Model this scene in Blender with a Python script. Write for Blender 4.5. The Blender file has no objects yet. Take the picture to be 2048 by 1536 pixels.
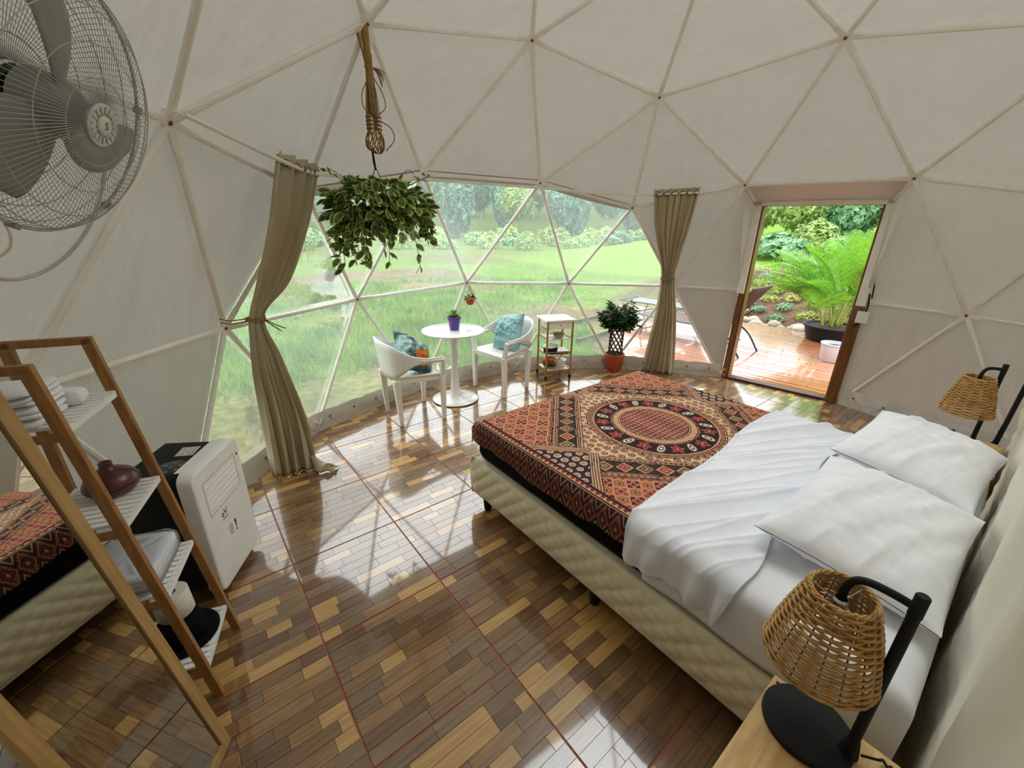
import bpy, math, random
import numpy as np
from mathutils import Vector, Matrix
random.seed(7); RNG = np.random.default_rng(7)
SC = bpy.context.scene
COL = SC.collection
PI = math.pi

# ------------------------------------------------------------------ camera, sky, sun, exposure
CAMLOC = (-2.16293, -0.96541, 1.67894)
FPX = 834.157
RIGHT = Vector((0.7841018, -0.6204524, 0.0149387)); UP = Vector((0.2111098, 0.2892720, 0.9336779))
FWD = Vector((0.5836240, 0.7289448, -0.3578023))
cam = bpy.data.cameras.new('camera'); cam.sensor_width = 36; cam.lens = FPX/2048*36; cam.clip_start = .02; cam.clip_end = 400
co = bpy.data.objects.new('camera', cam); COL.objects.link(co)
co.matrix_world = Matrix(((RIGHT.x, UP.x, -FWD.x, CAMLOC[0]), (RIGHT.y, UP.y, -FWD.y, CAMLOC[1]), (RIGHT.z, UP.z, -FWD.z, CAMLOC[2]), (0, 0, 0, 1)))
SC.camera = co
W = bpy.data.worlds.new('overcast'); SC.world = W; W.use_nodes = True
wn = W.node_tree.nodes; wl = W.node_tree.links
wb = wn['Background']
wtc = wn.new('ShaderNodeTexCoord'); wsep = wn.new('ShaderNodeSeparateXYZ'); wr = wn.new('ShaderNodeValToRGB')
wl.new(wtc.outputs['Generated'], wsep.inputs[0]); wl.new(wsep.outputs['Z'], wr.inputs[0]); wl.new(wr.outputs[0], wb.inputs[0])
wr.color_ramp.elements[0].position = 0.0; wr.color_ramp.elements[0].color = (.93, .97, 1.0, 1)
wr.color_ramp.elements[1].position = 1.0; wr.color_ramp.elements[1].color = (2.85, 2.93, 3.0, 1)
wb.inputs[1].default_value = 1.15   # overcast sky, three times brighter overhead than at the horizon
sun = bpy.data.lights.new('sun', 'SUN'); sun.energy = .5; sun.angle = math.radians(50); sun.color = (1, .97, .92)
so = bpy.data.objects.new('sun', sun); COL.objects.link(so); so.rotation_euler = (math.radians(32), math.radians(18), math.radians(35))
SC.view_settings.view_transform = 'Standard'; SC.view_settings.look = 'None'; SC.view_settings.gamma = 1
SC.view_settings.use_curve_mapping = False
SC.view_settings.exposure = 0.85
cy = SC.cycles
cy.use_denoising = True; cy.max_bounces = 9; cy.diffuse_bounces = 5; cy.glossy_bounces = 4; cy.transmission_bounces = 8; cy.transparent_max_bounces = 16
cy.caustics_reflective = False; cy.caustics_refractive = False; cy.sample_clamp_indirect = 6
try: cy.denoiser = 'OPENIMAGEDENOISE'
except Exception: pass

# ------------------------------------------------------------------ helpers
ROOTLOC = {}
def link(o): COL.objects.link(o); return o
def tag(o, label=None, cat=None, group=None, kind=None):
    if label: o['label'] = label
    if cat: o['category'] = cat
    if group: o['group'] = group
    if kind: o['kind'] = kind
    return o
def thing(name, label, cat, loc=(0, 0, 0), rotz=0, group=None, kind=None, rot=None):
    o = link(bpy.data.objects.new(name, None)); o.location = loc
    o.rotation_euler = rot if rot else (0, 0, rotz)
    o.empty_display_size = .1
    return tag(o, label, cat, group, kind)
def cat_rom(P, n):
    P = [np.array(p, float) for p in P]; out = []
    Q = [2*P[0]-P[1]] + P + [2*P[-1]-P[-2]]
    for i in range(1, len(Q)-2):
        for k in range(n):
            t = k/n; a, b, c, d = Q[i-1], Q[i], Q[i+1], Q[i+2]
            out.append(.5*((2*b)+(-a+c)*t+(2*a-5*b+4*c-d)*t*t+(-a+3*b-3*c+d)*t**3))
    out.append(P[-1]); return out
class MB:
    def __init__(s): s.v = []; s.f = []; s.m = []; s.cur = 0; s.off = np.zeros(3)
    def add(s, vs, fs):
        b = len(s.v); s.v.extend([tuple(map(float, x)) for x in vs])
        for f in fs: s.f.append(tuple(i+b for i in f)); s.m.append(s.cur)
        return s
    def box(s, c, d, R=None):
        c = np.array(c, float); hx, hy, hz = d[0]/2, d[1]/2, d[2]/2
        P = np.array([(x, y, z) for x in (-hx, hx) for y in (-hy, hy) for z in (-hz, hz)])
        if R is not None: P = P @ np.array(R).T
        return s.add(P+c, [(0, 1, 3, 2), (4, 6, 7, 5), (0, 4, 5, 1), (2, 3, 7, 6), (0, 2, 6, 4), (1, 5, 7, 3)])
    def beam(s, p0, p1, w, h, up=(0, 0, 1), w1=None, h1=None):
        p0 = np.array(p0, float); p1 = np.array(p1, float); d = p1-p0; d /= np.linalg.norm(d)
        r = np.cross(d, up); 
        if np.linalg.norm(r) < 1e-6: r = np.cross(d, (1, 0, 0))
        r /= np.linalg.norm(r); u = np.cross(r, d)
        w1 = w if w1 is None else w1; h1 = h if h1 is None else h1; P = []
        for p, a, b in ((p0, w, h), (p1, w1, h1)):
            for i, j in ((-1, -1), (1, -1), (1, 1), (-1, 1)): P.append(p+r*a/2*i+u*b/2*j)
        return s.add(P, [(0, 3, 2, 1), (4, 5, 6, 7), (0, 1, 5, 4), (1, 2, 6, 5), (2, 3, 7, 6), (3, 0, 4, 7)])
    def tube(s, pts, r, n=8, closed=False, cap=True, flat=None):
        pts = [np.array(p, float) for p in pts]; m = len(pts)
        rs = r if hasattr(r, '__len__') else [r]*m
        T = []
        for i in range(m):
            a = pts[(i-1) % m] if (closed or i > 0) else pts[i]; b = pts[(i+1) % m] if (closed or i < m-1) else pts[i]
            d = b-a; T.append(d/(np.linalg.norm(d)+1e-12))
        up = np.array((0, 0, 1.)) if abs(T[0][2]) < .9 else np.array((1., 0, 0))
        N = np.cross(T[0], up); N /= np.linalg.norm(N); V = []
        for i in range(m):
            N = N-T[i]*np.dot(N, T[i]); N /= (np.linalg.norm(N)+1e-12); B = np.cross(T[i], N)
            for k in range(n):
                a = 2*PI*k/n; V.append(pts[i]+rs[i]*(math.cos(a)*N+math.sin(a)*B*(flat or 1)))
        F = []
        for i in range(m if closed else m-1):
            j = (i+1) % m
            for k in range(n):
                l = (k+1) % n; F.append((i*n+k, i*n+l, j*n+l, j*n+k))
        if cap and not closed: F += [tuple(range(n-1, -1, -1)), tuple((m-1)*n+k for k in range(n))]
        return s.add(V, F)
    def lathe(s, prof, n=32, c=(0, 0, 0), R=None, closed=False):
        V = []; F = []; m = len(prof)
        for (r, z) in prof:
            for k in range(n):
                a = 2*PI*k/n; V.append((r*math.cos(a), r*math.sin(a), z))
        V = np.array(V)
        if R is not None: V = V @ np.array(R).T
        V = V+np.array(c)
        for i in range(m if closed else m-1):
            j = (i+1) % m
            for k in range(n):
                l = (k+1) % n; F.append((i*n+k, i*n+l, j*n+l, j*n+k))
        if not closed:
            if prof[0][0] > 1e-5: F.append(tuple(range(n-1, -1, -1)))
            if prof[-1][0] > 1e-5: F.append(tuple((m-1)*n+k for k in range(n)))
        return s.add(V, F)
    def grid(s, G, cu=False, cv=False, flip=False):
        G = np.array(G); a, b = G.shape[:2]; F = []
        for i in range(a if cu else a-1):
            for j in range(b if cv else b-1):
                i2, j2 = (i+1) % a, (j+1) % b; q = (i*b+j, i2*b+j, i2*b+j2, i*b+j2)
                F.append(q[::-1] if flip else q)
        return s.add(G.reshape(-1, 3), F)
    def build(s, name, mats, parent=None, smooth=False, sharp=None, bevel=0, solid=0, sub=0, seg=2, world=False):
        me = bpy.data.meshes.new(name); V = s.v
        if world and parent is not None:
            r = parent
            L = Vector((0, 0, 0))
            while r is not None: L += r.location; r = r.parent
            V = [(a[0]-L.x, a[1]-L.y, a[2]-L.z) for a in V]
        me.from_pydata(V, [], s.f)
        if not isinstance(mats, (list, tuple)): mats = [mats]
        for m in mats: me.materials.append(m)
        if len(mats) > 1: me.polygons.foreach_set('material_index', s.m)
        if smooth: me.polygons.foreach_set('use_smooth', [True]*len(s.f))
        me.update()
        if smooth and sharp: me.set_sharp_from_angle(angle=math.radians(sharp))
        o = link(bpy.data.objects.new(name, me))
        if parent is not None: o.parent = parent
        if bevel:
            b = o.modifiers.new('bevel', 'BEVEL'); b.width = bevel; b.segments = seg; b.limit_method = 'ANGLE'; b.angle_limit = math.radians(40)
            b.harden_normals = False
        if solid:
            b = o.modifiers.new('solid', 'SOLIDIFY'); b.thickness = solid; b.offset = 0
        if sub:
            b = o.modifiers.new('sub', 'SUBSURF'); b.levels = sub; b.render_levels = sub
        return o
def dup(o, name=None):
    c = o.copy(); link(c); return c
def dup_tree(o, parent=None):
    c = dup(o)
    if parent is not None: c.parent = parent
    for ch in [x for x in o.children]: dup_tree(ch, c)
    return c
def Rz(a): c, s = math.cos(a), math.sin(a); return np.array([[c, -s, 0], [s, c, 0], [0, 0, 1]])
def Rx(a): c, s = math.cos(a), math.sin(a); return np.array([[1, 0, 0], [0, c, -s], [0, s, c]])
def Ry(a): c, s = math.cos(a), math.sin(a); return np.array([[c, 0, s], [0, 1, 0], [-s, 0, c]])
def align(n, t=None):
    n = np.array(n, float); n /= np.linalg.norm(n); t = np.array((0, 0, 1.) if t is None else t, float)
    if abs(np.dot(n, t)) > .98: t = np.array((1., 0, 0))
    x = np.cross(t, n); x /= np.linalg.norm(x); y = np.cross(n, x); return np.column_stack([x, y, n])
_pn = RNG.random((64, 64))
def noise2(x, y):
    x = np.asarray(x, float); y = np.asarray(y, float)
    xi = np.floor(x).astype(int); yi = np.floor(y).astype(int); fx = x-xi; fy = y-yi
    fx = fx*fx*(3-2*fx); fy = fy*fy*(3-2*fy)
    g = lambda a, b: _pn[a % 64, b % 64]
    return (g(xi, yi)*(1-fx)+g(xi+1, yi)*fx)*(1-fy)+(g(xi, yi+1)*(1-fx)+g(xi+1, yi+1)*fx)*fy
def sm(a, b, x): t = np.clip((np.asarray(x, float)-a)/(b-a), 0, 1); return t*t*(3-2*t)

# ------------------------------------------------------------------ materials (all procedural)
def C(h):  # sRGB hex -> linear
    h = h.lstrip('#'); r = [int(h[i:i+2], 16)/255 for i in (0, 2, 4)]
    return tuple(((x/12.92) if x <= .04045 else ((x+.055)/1.055)**2.4) for x in r)+(1,)
MATS = {}
def mat(name, col, col2=None, rough=.5, scale=20, stretch=(1, 1, 1), metal=0, spec=.5, bump=0, bscale=None, detail=4, coat=0, sheen=0, trans=0, tcol=None, objrand=0, lo=.35, hi=.65, coatr=.05, coatior=1.5, bstretch=None, bdist=.01):
    m = bpy.data.materials.new(name); m.use_nodes = True; nt = m.node_tree; N = nt.nodes; L = nt.links
    p = N['Principled BSDF']; p.inputs['Roughness'].default_value = rough; p.inputs['Metallic'].default_value = metal
    p.inputs['Specular IOR Level'].default_value = spec
    if coat: p.inputs['Coat Weight'].default_value = coat; p.inputs['Coat IOR'].default_value = coatior; p.inputs['Coat Roughness'].default_value = coatr
    if sheen: p.inputs['Sheen Weight'].default_value = sheen
    tc = N.new('ShaderNodeTexCoord')
    def nz(sc, st):
        mp = N.new('ShaderNodeMapping'); mp.inputs['Scale'].default_value = st; L.new(tc.outputs['Object'], mp.inputs[0])
        n = N.new('ShaderNodeTexNoise'); n.inputs['Scale'].default_value = sc; n.inputs['Detail'].default_value = detail; L.new(mp.outputs[0], n.inputs['Vector']); return n
    col = C(col) if isinstance(col, str) else col
    col2 = col2 if col2 is not None else tuple(c*.88 for c in col[:3])+(1,)
    col2 = C(col2) if isinstance(col2, str) else col2
    n = nz(scale, stretch); r = N.new('ShaderNodeValToRGB'); r.color_ramp.elements[0].position = lo; r.color_ramp.elements[1].position = hi
    r.color_ramp.elements[0].color = col2; r.color_ramp.elements[1].color = col; L.new(n.outputs[0], r.inputs[0]); src = r.outputs[0]
    if objrand:
        oi = N.new('ShaderNodeObjectInfo'); hs = N.new('ShaderNodeHueSaturation'); mr = N.new('ShaderNodeMapRange')
        mr.inputs[3].default_value = 1-objrand; mr.inputs[4].default_value = 1+objrand
        L.new(oi.outputs['Random'], mr.inputs[0]); L.new(mr.outputs[0], hs.inputs['Value']); L.new(src, hs.inputs['Color']); src = hs.outputs[0]
    L.new(src, p.inputs['Base Color'])
    if bump:
        b = N.new('ShaderNodeBump'); b.inputs['Strength'].default_value = bump; b.inputs['Distance'].default_value = bdist
        n2 = nz(bscale or scale, bstretch or stretch); L.new(n2.outputs[0], b.inputs['Height']); L.new(b.outputs[0], p.inputs['Normal'])
    if trans:
        t = N.new('ShaderNodeBsdfTranslucent'); mx = N.new('ShaderNodeMixShader'); mx.inputs[0].default_value = trans
        if tcol: t.inputs[0].default_value = tcol
        else: L.new(src, t.inputs[0])
        out = N['Material Output']; L.new(p.outputs[0], mx.inputs[1]); L.new(t.outputs[0], mx.inputs[2]); L.new(mx.outputs[0], out.inputs[0])
        if bump: L.new(b.outputs[0], t.inputs['Normal'])
    MATS[name] = m; return m
def vcol_mat(name, rough=.9, trans=0, spec=.2, bump=0):
    m = bpy.data.materials.new(name); m.use_nodes = True; nt = m.node_tree; N = nt.nodes; L = nt.links; p = N['Principled BSDF']
    p.inputs['Roughness'].default_value = rough; p.inputs['Specular IOR Level'].default_value = spec
    a = N.new('ShaderNodeVertexColor'); a.layer_name = 'print'; L.new(a.outputs[0], p.inputs['Base Color'])
    if bump:
        tc = N.new('ShaderNodeTexCoord'); n = N.new('ShaderNodeTexNoise'); n.inputs['Scale'].default_value = 400; L.new(tc.outputs['Object'], n.inputs['Vector'])
        b = N.new('ShaderNodeBump'); b.inputs['Strength'].default_value = bump; b.inputs['Distance'].default_value = .004; L.new(n.outputs[0], b.inputs['Height']); L.new(b.outputs[0], p.inputs['Normal'])
    return m
def set_vcol(o, cols):
    me = o.data; ca = me.color_attributes.new('print', 'FLOAT_COLOR', 'POINT')
    c = np.ones((len(me.vertices), 4), np.float32); c[:, :3] = cols; ca.data.foreach_set('color', c.ravel())

M_membrane = mat('membrane_fabric', '#b2ab9d', '#aaa394', rough=.30, scale=3, spec=.5, bump=.9, bdist=.028, bscale=6, bstretch=(1, 1, .22), trans=.30, tcol=(.22, .205, .18, 1), detail=5)
M_hood = mat('doubled_membrane', '#b2ab9d', '#aaa394', rough=.4, scale=3, bump=.3, bscale=4, trans=.12, tcol=(.12, .11, .10, 1))
M_skirt = mat('skirt_fabric', '#cfcac0', '#bdb8ae', rough=.5, scale=6, bump=.3, bscale=9)
M_strut = mat('strut_paint', '#f4f0e8', '#ece7dd', rough=.42, scale=8, spec=.4)
M_bolt = mat('bolt_steel', '#6d675e', '#55504a', rough=.4, metal=.6, scale=60)
M_grout = mat('red_grout', '#b5604c', '#9a4e3e', rough=.6, scale=30)
M_white = mat('white_plastic', '#f1f0ec', '#e9e8e4', rough=.35, scale=5, spec=.5)
M_whitegl = mat('white_gloss', '#f4f4f2', '#eeeeec', rough=.15, scale=5, coat=.5)
M_black = mat('black_powder_coat', '#0c0c0d', '#080809', rough=.6, spec=.3, scale=50)
M_blackfab = mat('black_cloth', '#0f0f12', '#0a0a0c', rough=.95, scale=60, spec=.1)
M_cream = mat('cream_quilt', '#f0e9cb', '#e6deBf', rough=.75, scale=14, spec=.2, sheen=.2)
M_linen = mat('white_linen', '#eeeef2', '#e7e8ee', rough=.9, scale=8, spec=.1, bump=.12, bscale=260)
M_linen2 = mat('white_sheet', '#eceef4', '#e4e6ee', rough=.9, scale=6, spec=.1, bump=.1, bscale=300)
M_curtain = mat('beige_curtain', '#d0c3a6', '#c5b899', rough=.9, scale=10, spec=.1, trans=.15, stretch=(1, 1, .2), bump=.15, bscale=500)
M_wallc = mat('cream_canvas', '#f4f0e2', '#efeada', rough=.9, scale=4, spec=.1, bump=.2, bscale=380, trans=.12)
M_bamboo = mat('bamboo_wood', '#a3733c', '#8a5d30', rough=.45, scale=9, stretch=(6, 6, 1), spec=.4)
M_mirwood = mat('light_oak', '#b8925c', '#a37d4a', rough=.55, scale=8, stretch=(9, .8, 9))
M_pine = mat('pine_board', '#e0bd80', '#c9a063', rough=.55, scale=5, stretch=(1, 7, 7), lo=.42, hi=.6)
M_doorwood = mat('stained_wood', '#7d4d1c', '#5f3812', rough=.4, scale=7, stretch=(6, 6, .8), coat=.3)
M_thresh = mat('dark_wood', '#4a2c15', '#3a2110', rough=.5, scale=10, stretch=(6, 1, 1))
M_dooropaint = mat('cream_paint', '#fbf7ee', '#f3eee2', rough=.5, scale=9)
M_wicker = mat('wicker', '#cfa262', '#b08548', rough=.5, scale=30, spec=.4)
M_wickerd = mat('wicker_stake', '#b98d52', '#946a38', rough=.55, scale=30)
M_chrome = mat('chrome', '#c9cdd0', '#b8bcc0', rough=.12, metal=1, scale=4)
M_gold = mat('brass_tube', '#c79a4e', '#b28642', rough=.28, metal=.75, scale=12)
M_brown = mat('dark_brown_plastic', '#5a2c26', '#47211d', rough=.3, scale=30, stretch=(1, 1, 5))
M_terra = mat('terracotta_plastic', '#b3522c', '#a24824', rough=.5, scale=12)
M_purple = mat('purple_plastic', '#56348f', '#4b2c80', rough=.35, scale=8)
M_soil = mat('potting_soil', '#3b2a1e', '#261a12', rough=1, scale=60, bump=.8, bscale=90)
M_rope = mat('jute_rope', '#a98a58', '#8a6d40', rough=.9, scale=120, spec=.1)
M_towel = mat('white_terry', '#f8f8fa', '#eeeef2', rough=1, scale=120, spec=.05, bump=.3, bscale=220)
M_paper = mat('tissue_paper', '#ece6da', '#e2dccf', rough=1, scale=60, spec=.05, bump=.4, bscale=180)
M_grey = mat('grey_fan_plastic', '#8f918b', '#868882', rough=.4, scale=6)
M_wire = mat('grey_steel_wire', '#b9bbb6', '#a8aaa4', rough=.35, metal=.2, scale=20)
M_teal = mat('teal_velvet', '#93bfc0', '#78a6a8', rough=.8, scale=8, sheen=.6, spec=.1)
M_tealp = mat('teal_print', '#9dbdb8', '#40575c', rough=.85, scale=9, spec=.1, lo=.42, hi=.56)
M_orange = mat('orange_print', '#c27a3a', '#a86530', rough=.85, scale=18, spec=.1)
M_red = mat('red_enamel', '#a8261c', '#8f1d16', rough=.35, scale=14)
M_yellow = mat('yellow_enamel', '#e2a728', '#d4931c', rough=.35, scale=14)
M_bark = mat('bark', '#5a4632', '#41301f', rough=.95, scale=20, stretch=(1, 1, .3), bump=.6)
M_stem = mat('green_stem', '#6f8a3e', '#55702f', rough=.6, scale=20)
M_leafdk = mat('ficus_leaf', '#2f5a26', '#20421a', rough=.4, scale=40, trans=.15)
M_leafg = mat('vine_leaf_green', '#587828', '#45621c', rough=.4, scale=40, trans=.25, objrand=.3)
M_leafc = mat('vine_leaf_margin', '#c9d18a', '#b4c070', rough=.45, scale=40, trans=.25, objrand=.15)
M_palm = mat('palm_leaf', '#7fb23a', '#5c9428', rough=.45, scale=30, trans=.4, objrand=.2)
M_palms = mat('palm_stem', '#9aa04e', '#6f7a34', rough=.5, scale=14, stretch=(1, 1, 4))
M_deck = mat('wet_deck_board', '#b0704a', '#935836', rough=.22, scale=7, stretch=(7, .6, 7), coat=1, coatr=.07, coatior=1.7, objrand=.16, spec=.6)
M_stone = mat('river_stone', '#a59c8c', '#857a6a', rough=.9, scale=7, bump=.4)
M_sling = mat('sling_fabric', '#6f6f74', '#616166', rough=.8, scale=90)
M_slingb = mat('sling_brown', '#4d352c', '#3f2a22', rough=.8, scale=90)
M_alu = mat('dark_aluminium', '#3f4246', '#34363a', rough=.4, metal=.6, scale=20)
M_bucket = mat('bucket_grey', '#c9cbcf', '#bfc1c6', rough=.4, scale=6)
M_glassmir = mat('mirror_silver', '#d4d6d2', '#d0d2ce', rough=.012, metal=1, scale=2)
M_tree = [mat('hazed_foliage_%d' % i, a, b, rough=.6, scale=1.4, trans=.3, objrand=.25) for i, (a, b) in enumerate((('#7fa578', '#55805a'), ('#95b86a', '#6c9450'), ('#78a088', '#507a68'), ('#a9c070', '#86a452')))]  # distance haze is put into these leaf colours: paler, partly bluish greens
M_trunk = mat('pale_trunk', '#b7ada0', '#8c8276', rough=.9, scale=6)
M_weed = mat('bank_weed', '#9fb052', '#7c7a3a', rough=.7, scale=3, trans=.3)
M_teal_tarp = mat('teal_tarp', '#2fb59a', '#279f88', rough=.5, scale=3)
def plank_mat(i, a, b): return mat('wood_tile_%d' % i, a, b, rough=.22, scale=5, stretch=(1.0, 16, 1), spec=.5, coat=1.0, coatr=.055, coatior=1.8, detail=6, lo=.3, hi=.7, bump=.05, bscale=8)
M_planks = [plank_mat(i, a, b) for i, (a, b) in enumerate((('#c8a062', '#a67e48'), ('#8d6a45', '#6a4c30'), ('#84694f', '#634c38'), ('#a07a4e', '#785835'), ('#7c5a3d', '#573d27'), ('#8f7454', '#6c553c')))]

def clear_vinyl():
    m = bpy.data.materials.new('clear_vinyl'); m.use_nodes = True; nt = m.node_tree; N = nt.nodes; L = nt.links
    out = N['Material Output']; N.remove(N['Principled BSDF'])
    tr = N.new('ShaderNodeBsdfTransparent'); tr.inputs[0].default_value = (.97, .98, .955, 1)
    df = N.new('ShaderNodeBsdfDiffuse'); df.inputs[0].default_value = (.86, .94, .93, 1)
    tl = N.new('ShaderNodeBsdfTranslucent'); tl.inputs[0].default_value = (.86, .96, .93, 1)
    gl = N.new('ShaderNodeBsdfGlossy'); gl.inputs['Roughness'].default_value = .06
    a = N.new('ShaderNodeMixShader'); a.inputs[0].default_value = .65; L.new(df.outputs[0], a.inputs[1]); L.new(tl.outputs[0], a.inputs[2])
    tc = N.new('ShaderNodeTexCoord'); n = N.new('ShaderNodeTexNoise'); n.inputs['Scale'].default_value = 1.1; n.inputs['Detail'].default_value = 5; L.new(tc.outputs['Object'], n.inputs['Vector'])
    mr = N.new('ShaderNodeMapRange'); mr.inputs[1].default_value = .3; mr.inputs[2].default_value = .7; mr.inputs[3].default_value = VINYL_HAZE[0]; mr.inputs[4].default_value = VINYL_HAZE[1]; L.new(n.outputs[0], mr.inputs[0])
    b = N.new('ShaderNodeMixShader'); L.new(mr.outputs[0], b.inputs[0]); L.new(tr.outputs[0], b.inputs[1]); L.new(a.outputs[0], b.inputs[2])
    lw = N.new('ShaderNodeFresnel'); lw.inputs[0].default_value = 1.35
    ml = N.new('ShaderNodeMath'); ml.operation = 'MULTIPLY'; ml.inputs[1].default_value = .5; L.new(lw.outputs[0], ml.inputs[0])
    c = N.new('ShaderNodeMixShader'); L.new(ml.outputs[0], c.inputs[0]); L.new(b.outputs[0], c.inputs[1]); L.new(gl.outputs[0], c.inputs[2]); L.new(c.outputs[0], out.inputs[0])
    bp = N.new('ShaderNodeBump'); bp.inputs['Strength'].default_value = .25; bp.inputs['Distance'].default_value = .02; n2 = N.new('ShaderNodeTexNoise'); n2.inputs['Scale'].default_value = 5; L.new(tc.outputs['Object'], n2.inputs['Vector']); L.new(n2.outputs[0], bp.inputs['Height']); L.new(bp.outputs[0], gl.inputs['Normal'])
    return m
VINYL_HAZE = (.11, .24)
M_vinyl = clear_vinyl()
def clear_plastic():
    m = bpy.data.materials.new('clear_bag_film'); m.use_nodes = True; nt = m.node_tree; N = nt.nodes; L = nt.links
    out = N['Material Output']; N.remove(N['Principled BSDF'])
    tr = N.new('ShaderNodeBsdfTransparent'); gl = N.new('ShaderNodeBsdfGlossy'); gl.inputs['Roughness'].default_value = .12
    df = N.new('ShaderNodeBsdfDiffuse'); mx0 = N.new('ShaderNodeMixShader'); mx0.inputs[0].default_value = .12
    L.new(tr.outputs[0], mx0.inputs[1]); L.new(df.outputs[0], mx0.inputs[2])
    fr = N.new('ShaderNodeFresnel'); fr.inputs[0].default_value = 1.32; mx = N.new('ShaderNodeMixShader'); L.new(fr.outputs[0], mx.inputs[0]); L.new(mx0.outputs[0], mx.inputs[1]); L.new(gl.outputs[0], mx.inputs[2]); L.new(mx.outputs[0], out.inputs[0])
    return m
M_film = clear_plastic()
# ------------------------------------------------------------------ geodesic dome (icosahedral 3V): nodes, struts, panels
R0 = 3.0; ZC = .51951; AZ0 = 48.01883
def ico3v():
    P = [np.array([0, 0, 1.])]
    for k in range(5): a = math.radians(72*k); P.append(np.array([math.cos(a)*2/5**.5, math.sin(a)*2/5**.5, 1/5**.5]))
    for k in range(5): a = math.radians(72*k+36); P.append(np.array([math.cos(a)*2/5**.5, math.sin(a)*2/5**.5, -1/5**.5]))
    P.append(np.array([0, 0, -1.])); F = []
    for k in range(5):
        k1 = (k+1) % 5; F += [(0, 1+k, 1+k1), (1+k, 6+k, 1+k1), (1+k1, 6+k, 6+k1), (11, 6+k, 6+k1)]
    V = {}; T = []
    for f in F:
        a, b, c = [P[i] for i in f]; g = {}
        for i in range(4):
            for j in range(4-i):
                p = i*a+j*b+(3-i-j)*c; p = p/np.linalg.norm(p); kk = tuple(np.round(p, 4)+0.0); V[kk] = p; g[i, j] = kk
        for i in range(3):
            for j in range(3-i):
                T.append((g[i, j], g[i+1, j], g[i, j+1]))
                if i+j < 2: T.append((g[i+1, j], g[i+1, j+1], g[i, j+1]))
    return V, T
NV, NT = ico3v()
NT = [t for t in NT if min(NV[k][2] for k in t) > -.25]
def near(az, z):
    a = math.radians(az); r = (1-z*z)**.5; q = np.array([r*math.cos(a), r*math.sin(a), z])
    return min(NV, key=lambda k: np.linalg.norm(NV[k]-q))
Rw = Rz(math.radians(AZ0))
NP = {}
for k in {x for t in NT for x in t}:
    q = Rw @ NV[k]*R0+np.array([0, 0, ZC])
    if NV[k][2] < -.1: h = np.hypot(q[0], q[1]); q = np.array([q[0]/h*2.945, q[1]/h*2.945, .02])
    NP[k] = q
nm = dict(n10=near(0, .447), n9=near(22.4, .515), n8=near(49.6, .515), m=near(72, .447), n1=near(94.4, .515), n6=near(-22.4, .515), n7=near(-49.6, .515), n2=near(72, .727), n3=near(36, .795),
          n13=near(-11.8, .172), n12=near(11.8, .172), n11=near(36, .188), n15=near(60.2, .172), n16=near(83.8, .172), n14=near(-60.2, .172), dr=near(-36, .188),
          b0=near(0, -.188), b24=near(24.2, -.172), b48=near(47.8, -.172), b72=near(72, -.188), b96=near(96.2, -.172), bd1=near(-24.2, -.172), bd2=near(-47.8, -.172))
DL = np.array([2.785, 1.085, 0]); DR = np.array([2.945, .150, 0])     # door opening, inner faces of the jambs
NP[nm['bd1']] = np.array([2.735, 1.175, .02]); NP[nm['bd2']] = np.array([2.955, .030, .02])
DT = [t for t in NT if nm['dr'] not in t]
N_ = lambda a: NP[nm[a]]
CEN = np.array([0, 0, ZC])
def shell(q, d): v = q-CEN; return q+v/np.linalg.norm(v)*d
win = [('m', 'n15', 'n16'), ('m', 'n8', 'n15'), ('n8', 'n11', 'n15'), ('n8', 'n9', 'n11'), ('n9', 'n12', 'n11'), ('n9', 'n10', 'n12'), ('n10', 'n13', 'n12'), ('n16', 'b96', 'b72'), ('n16', 'n15', 'b72'), ('n15', 'b72', 'b48'), ('n15', 'n11', 'b48'), ('n11', 'b48', 'b24'), ('n11', 'n12', 'b24'), ('n12', 'b24', 'b0'), ('n12', 'n13', 'b0'), ('n13', 'b0', 'bd1')]
apex = near(0, 1)
topset = {frozenset(t) for t in DT if apex in t}
winset = {frozenset(nm[x] for x in w) for w in win}

frame = thing('trim_1', 'white painted tube frame of the geodesic dome', None, kind='structure')
edges = {tuple(sorted(e)) for t in DT for e in ((t[0], t[1]), (t[1], t[2]), (t[0], t[2]))}
def strut(a, b, ca=1, cb=1):
    mb = MB(); d = b-a; L = np.linalg.norm(d); d /= L; out = (a+b)/2-CEN; out /= np.linalg.norm(out)
    p = [a+d*(.04 if ca else 0), a+d*.10, a+d*.14, b-d*.14, b-d*.10, b-d*(.04 if cb else 0)]
    mb.tube([p[1]-d*.0, p[2], p[3], p[4]], [.013, .0155, .0155, .013], 8)
    up = out
    mb.beam(a-d*.01, p[2], .036, .011, up, .030, .02); mb.beam(p[3], b+d*.01, .030, .02, up, .036, .011)
    return mb
for e in sorted(edges):
    strut(NP[e[0]], NP[e[1]]).build('strut', M_strut, frame, smooth=True, sharp=35)
TL = np.array([2.765, 1.165, 1.915]); TR = np.array([2.965, .105, 1.905])
ML = np.array([2.765, 1.165, 1.03]); MR = np.array([2.965, .095, 1.03])
for a, b in ((N_('n6'), TL), (N_('n7'), TR), (N_('n13'), ML), (N_('n14'), MR)):
    strut(a, b, 1, 0).build('strut', M_strut, frame, smooth=True, sharp=35)
hub = MB(); hub.lathe([(.0, -.012), (.034, -.012), (.038, -.006), (.038, .004), (.0, .004)], 14)
hub.cur = 1; hub.lathe([(0, .004), (.011, .004), (.011, .012), (.006, .016), (0, .016)], 8); hub_o = None
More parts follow.
